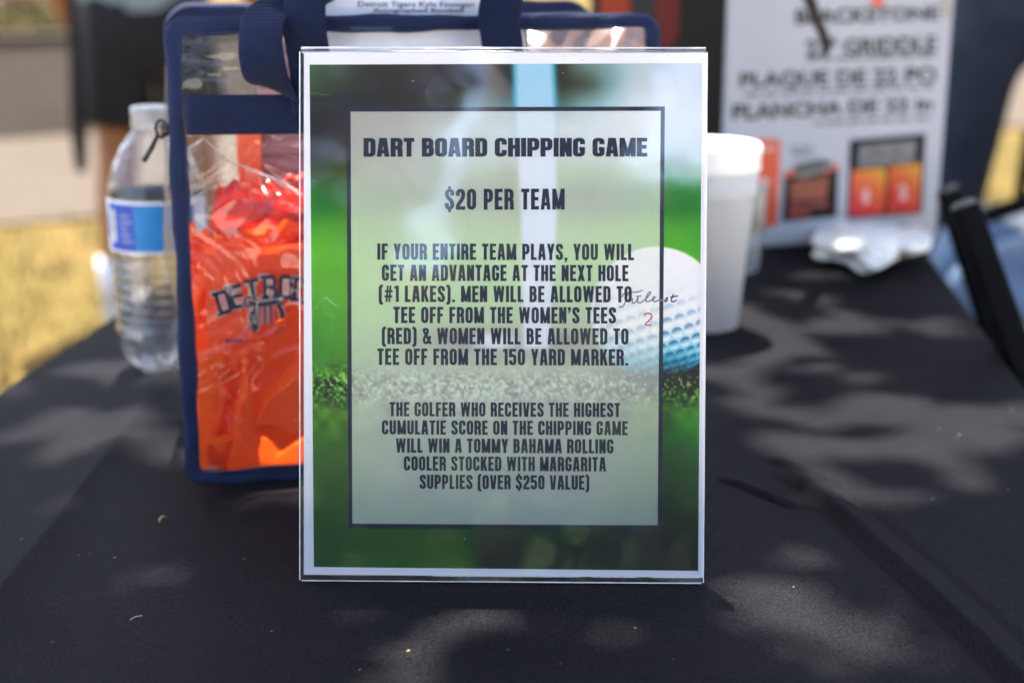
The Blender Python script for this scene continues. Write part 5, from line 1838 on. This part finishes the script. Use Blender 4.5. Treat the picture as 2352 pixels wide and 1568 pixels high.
g, x_, y_ = sun_gap(P_)
over = (x_ > -.8) & (x_ < .95) & (y_ > .35) & (y_ < 2.3)
clump = np.sin(P_[:, 0] * 4.1 + 1) * np.sin(P_[:, 1] * 4.7) * np.sin(P_[:, 2] * 5.3 + 2)
keep = np.where(over, r_.random(N_) > g * 3.2, (clump > -.3) & (r_.random(N_) < .8))
crown = leaves('crown', P_[keep], .098, M_leaf, tree, 6)

# bush with pink flowers far at the upper left
bush = empty('flowering_bush', (-5.3, 16.2, 0))
tag(bush, 'pink flowering bush beyond the road at upper left', 'bush')
M_pink = plain('pink blossom', (.50, .20, .22), .7, .25, 3, trans=.2)
M_bgrn = plain('bush leaf', (.10, .11, .035), .7, .3, 3, trans=.2)
Q = r_.normal(0, 1, (3200, 3)); Q /= np.linalg.norm(Q, axis=1)[:, None]; Q *= (r_.random(3200) ** .35)[:, None]
Q1 = Q * np.array((1.05, .8, .62)) + np.array((-5.35, 16.2, .78))
leaves('blossom', Q1[:2000], .10, [M_pink, M_pink, M_bgrn], bush, 8)
Q2 = Q * np.array((1.7, .7, .20)) + np.array((-5.0, 16.0, .20))
leaves('foliage', Q2[2000:], .10, [M_bgrn], bush, 9)


# unseen trees added behind the photographer, crowns shaped for the acrylic's bright gaps
M_dleaf = [plain('hedge leaf dark', (.014, .024, .008), .7, .3, 3, spec=.1), plain('hedge leaf', (.022, .036, .011), .7, .3, 3, spec=.1)]


def added_back_tree(x, y, h, rx, seed, label, n=2600, lean=0.0):
    t = empty('tree', (x, y, 0))
    tag(t, label, 'tree', 'added trees behind the photographer')
    rr = random.Random(seed)
    mb = MB(); mb.tube([(x, y, -.05), (x + .05, y, h * .25), (x - .04, y + .05, h * .5), (x, y, h * .8)], [.20, .15, .11, .03], 10); mb.build('trunk', M_bark, t, True)
    g_ = np.random.default_rng(seed)
    q = g_.normal(0, 1, (n, 3)); q /= np.linalg.norm(q, axis=1)[:, None]; q *= (g_.random(n) ** .35)[:, None]
    q = q * np.array((rx, rx, h * .36)) + np.array((x, y, h * .60))
    low = g_.normal(0, 1, (n // 2, 3)); low /= np.linalg.norm(low, axis=1)[:, None]; low *= (g_.random(n // 2) ** .35)[:, None]
    low = low * np.array((rx * .9, rx * .8, h * .24)) + np.array((x, y, h * .26))
    q = np.concatenate([q, low])
    q[:, 0] += lean * (q[:, 2] - 3.0)
    leaves('crown', q, .26, M_dleaf, t, seed)


for x, y, h, rx, sd, lb, ln in ((-2.40, -9.5, 7.6, 1.05, 31, 'tallest added tree left of the bright gap, behind the photographer', .3), (-.46, -9.2, 7.2, .60, 32, 'narrow leaning added tree between two bright gaps, behind the photographer', .3), (1.35, -9.4, 4.0, 1.2, 33, 'low round added tree behind the photographer', 0)):
    added_back_tree(x, y, h, rx, sd, lb, lean=ln)

# unseen leafy block added behind the photographer so the acrylic mirrors dark
g_ = np.random.default_rng(77)
hn = 13000
HP = np.stack([g_.uniform(-1.9, 2.0, hn), g_.uniform(-5.6, -4.6, hn), g_.uniform(.02, 1, hn) ** .7 * 2.65], 1)
HP[:, 2] += .10 * np.sin(HP[:, 0] * 2.3) * HP[:, 2]
added_hedge = empty('added_hedge', (0, -5.1, 0))
tag(added_hedge, 'dark leafy block added unseen behind the photographer, darkening the acrylic reflection', 'added_hedge')
leaves('foliage', HP, .17, M_dleaf, added_hedge, 78)
mb = MB(); mb.box((-1.85, -5.35, 0), (3.8, 0, 0), (0, .5, 0), (0, 0, 2.45)); mb.build('twigs', M_bark, added_hedge)  # solid core keeps bright ground out of the reflection
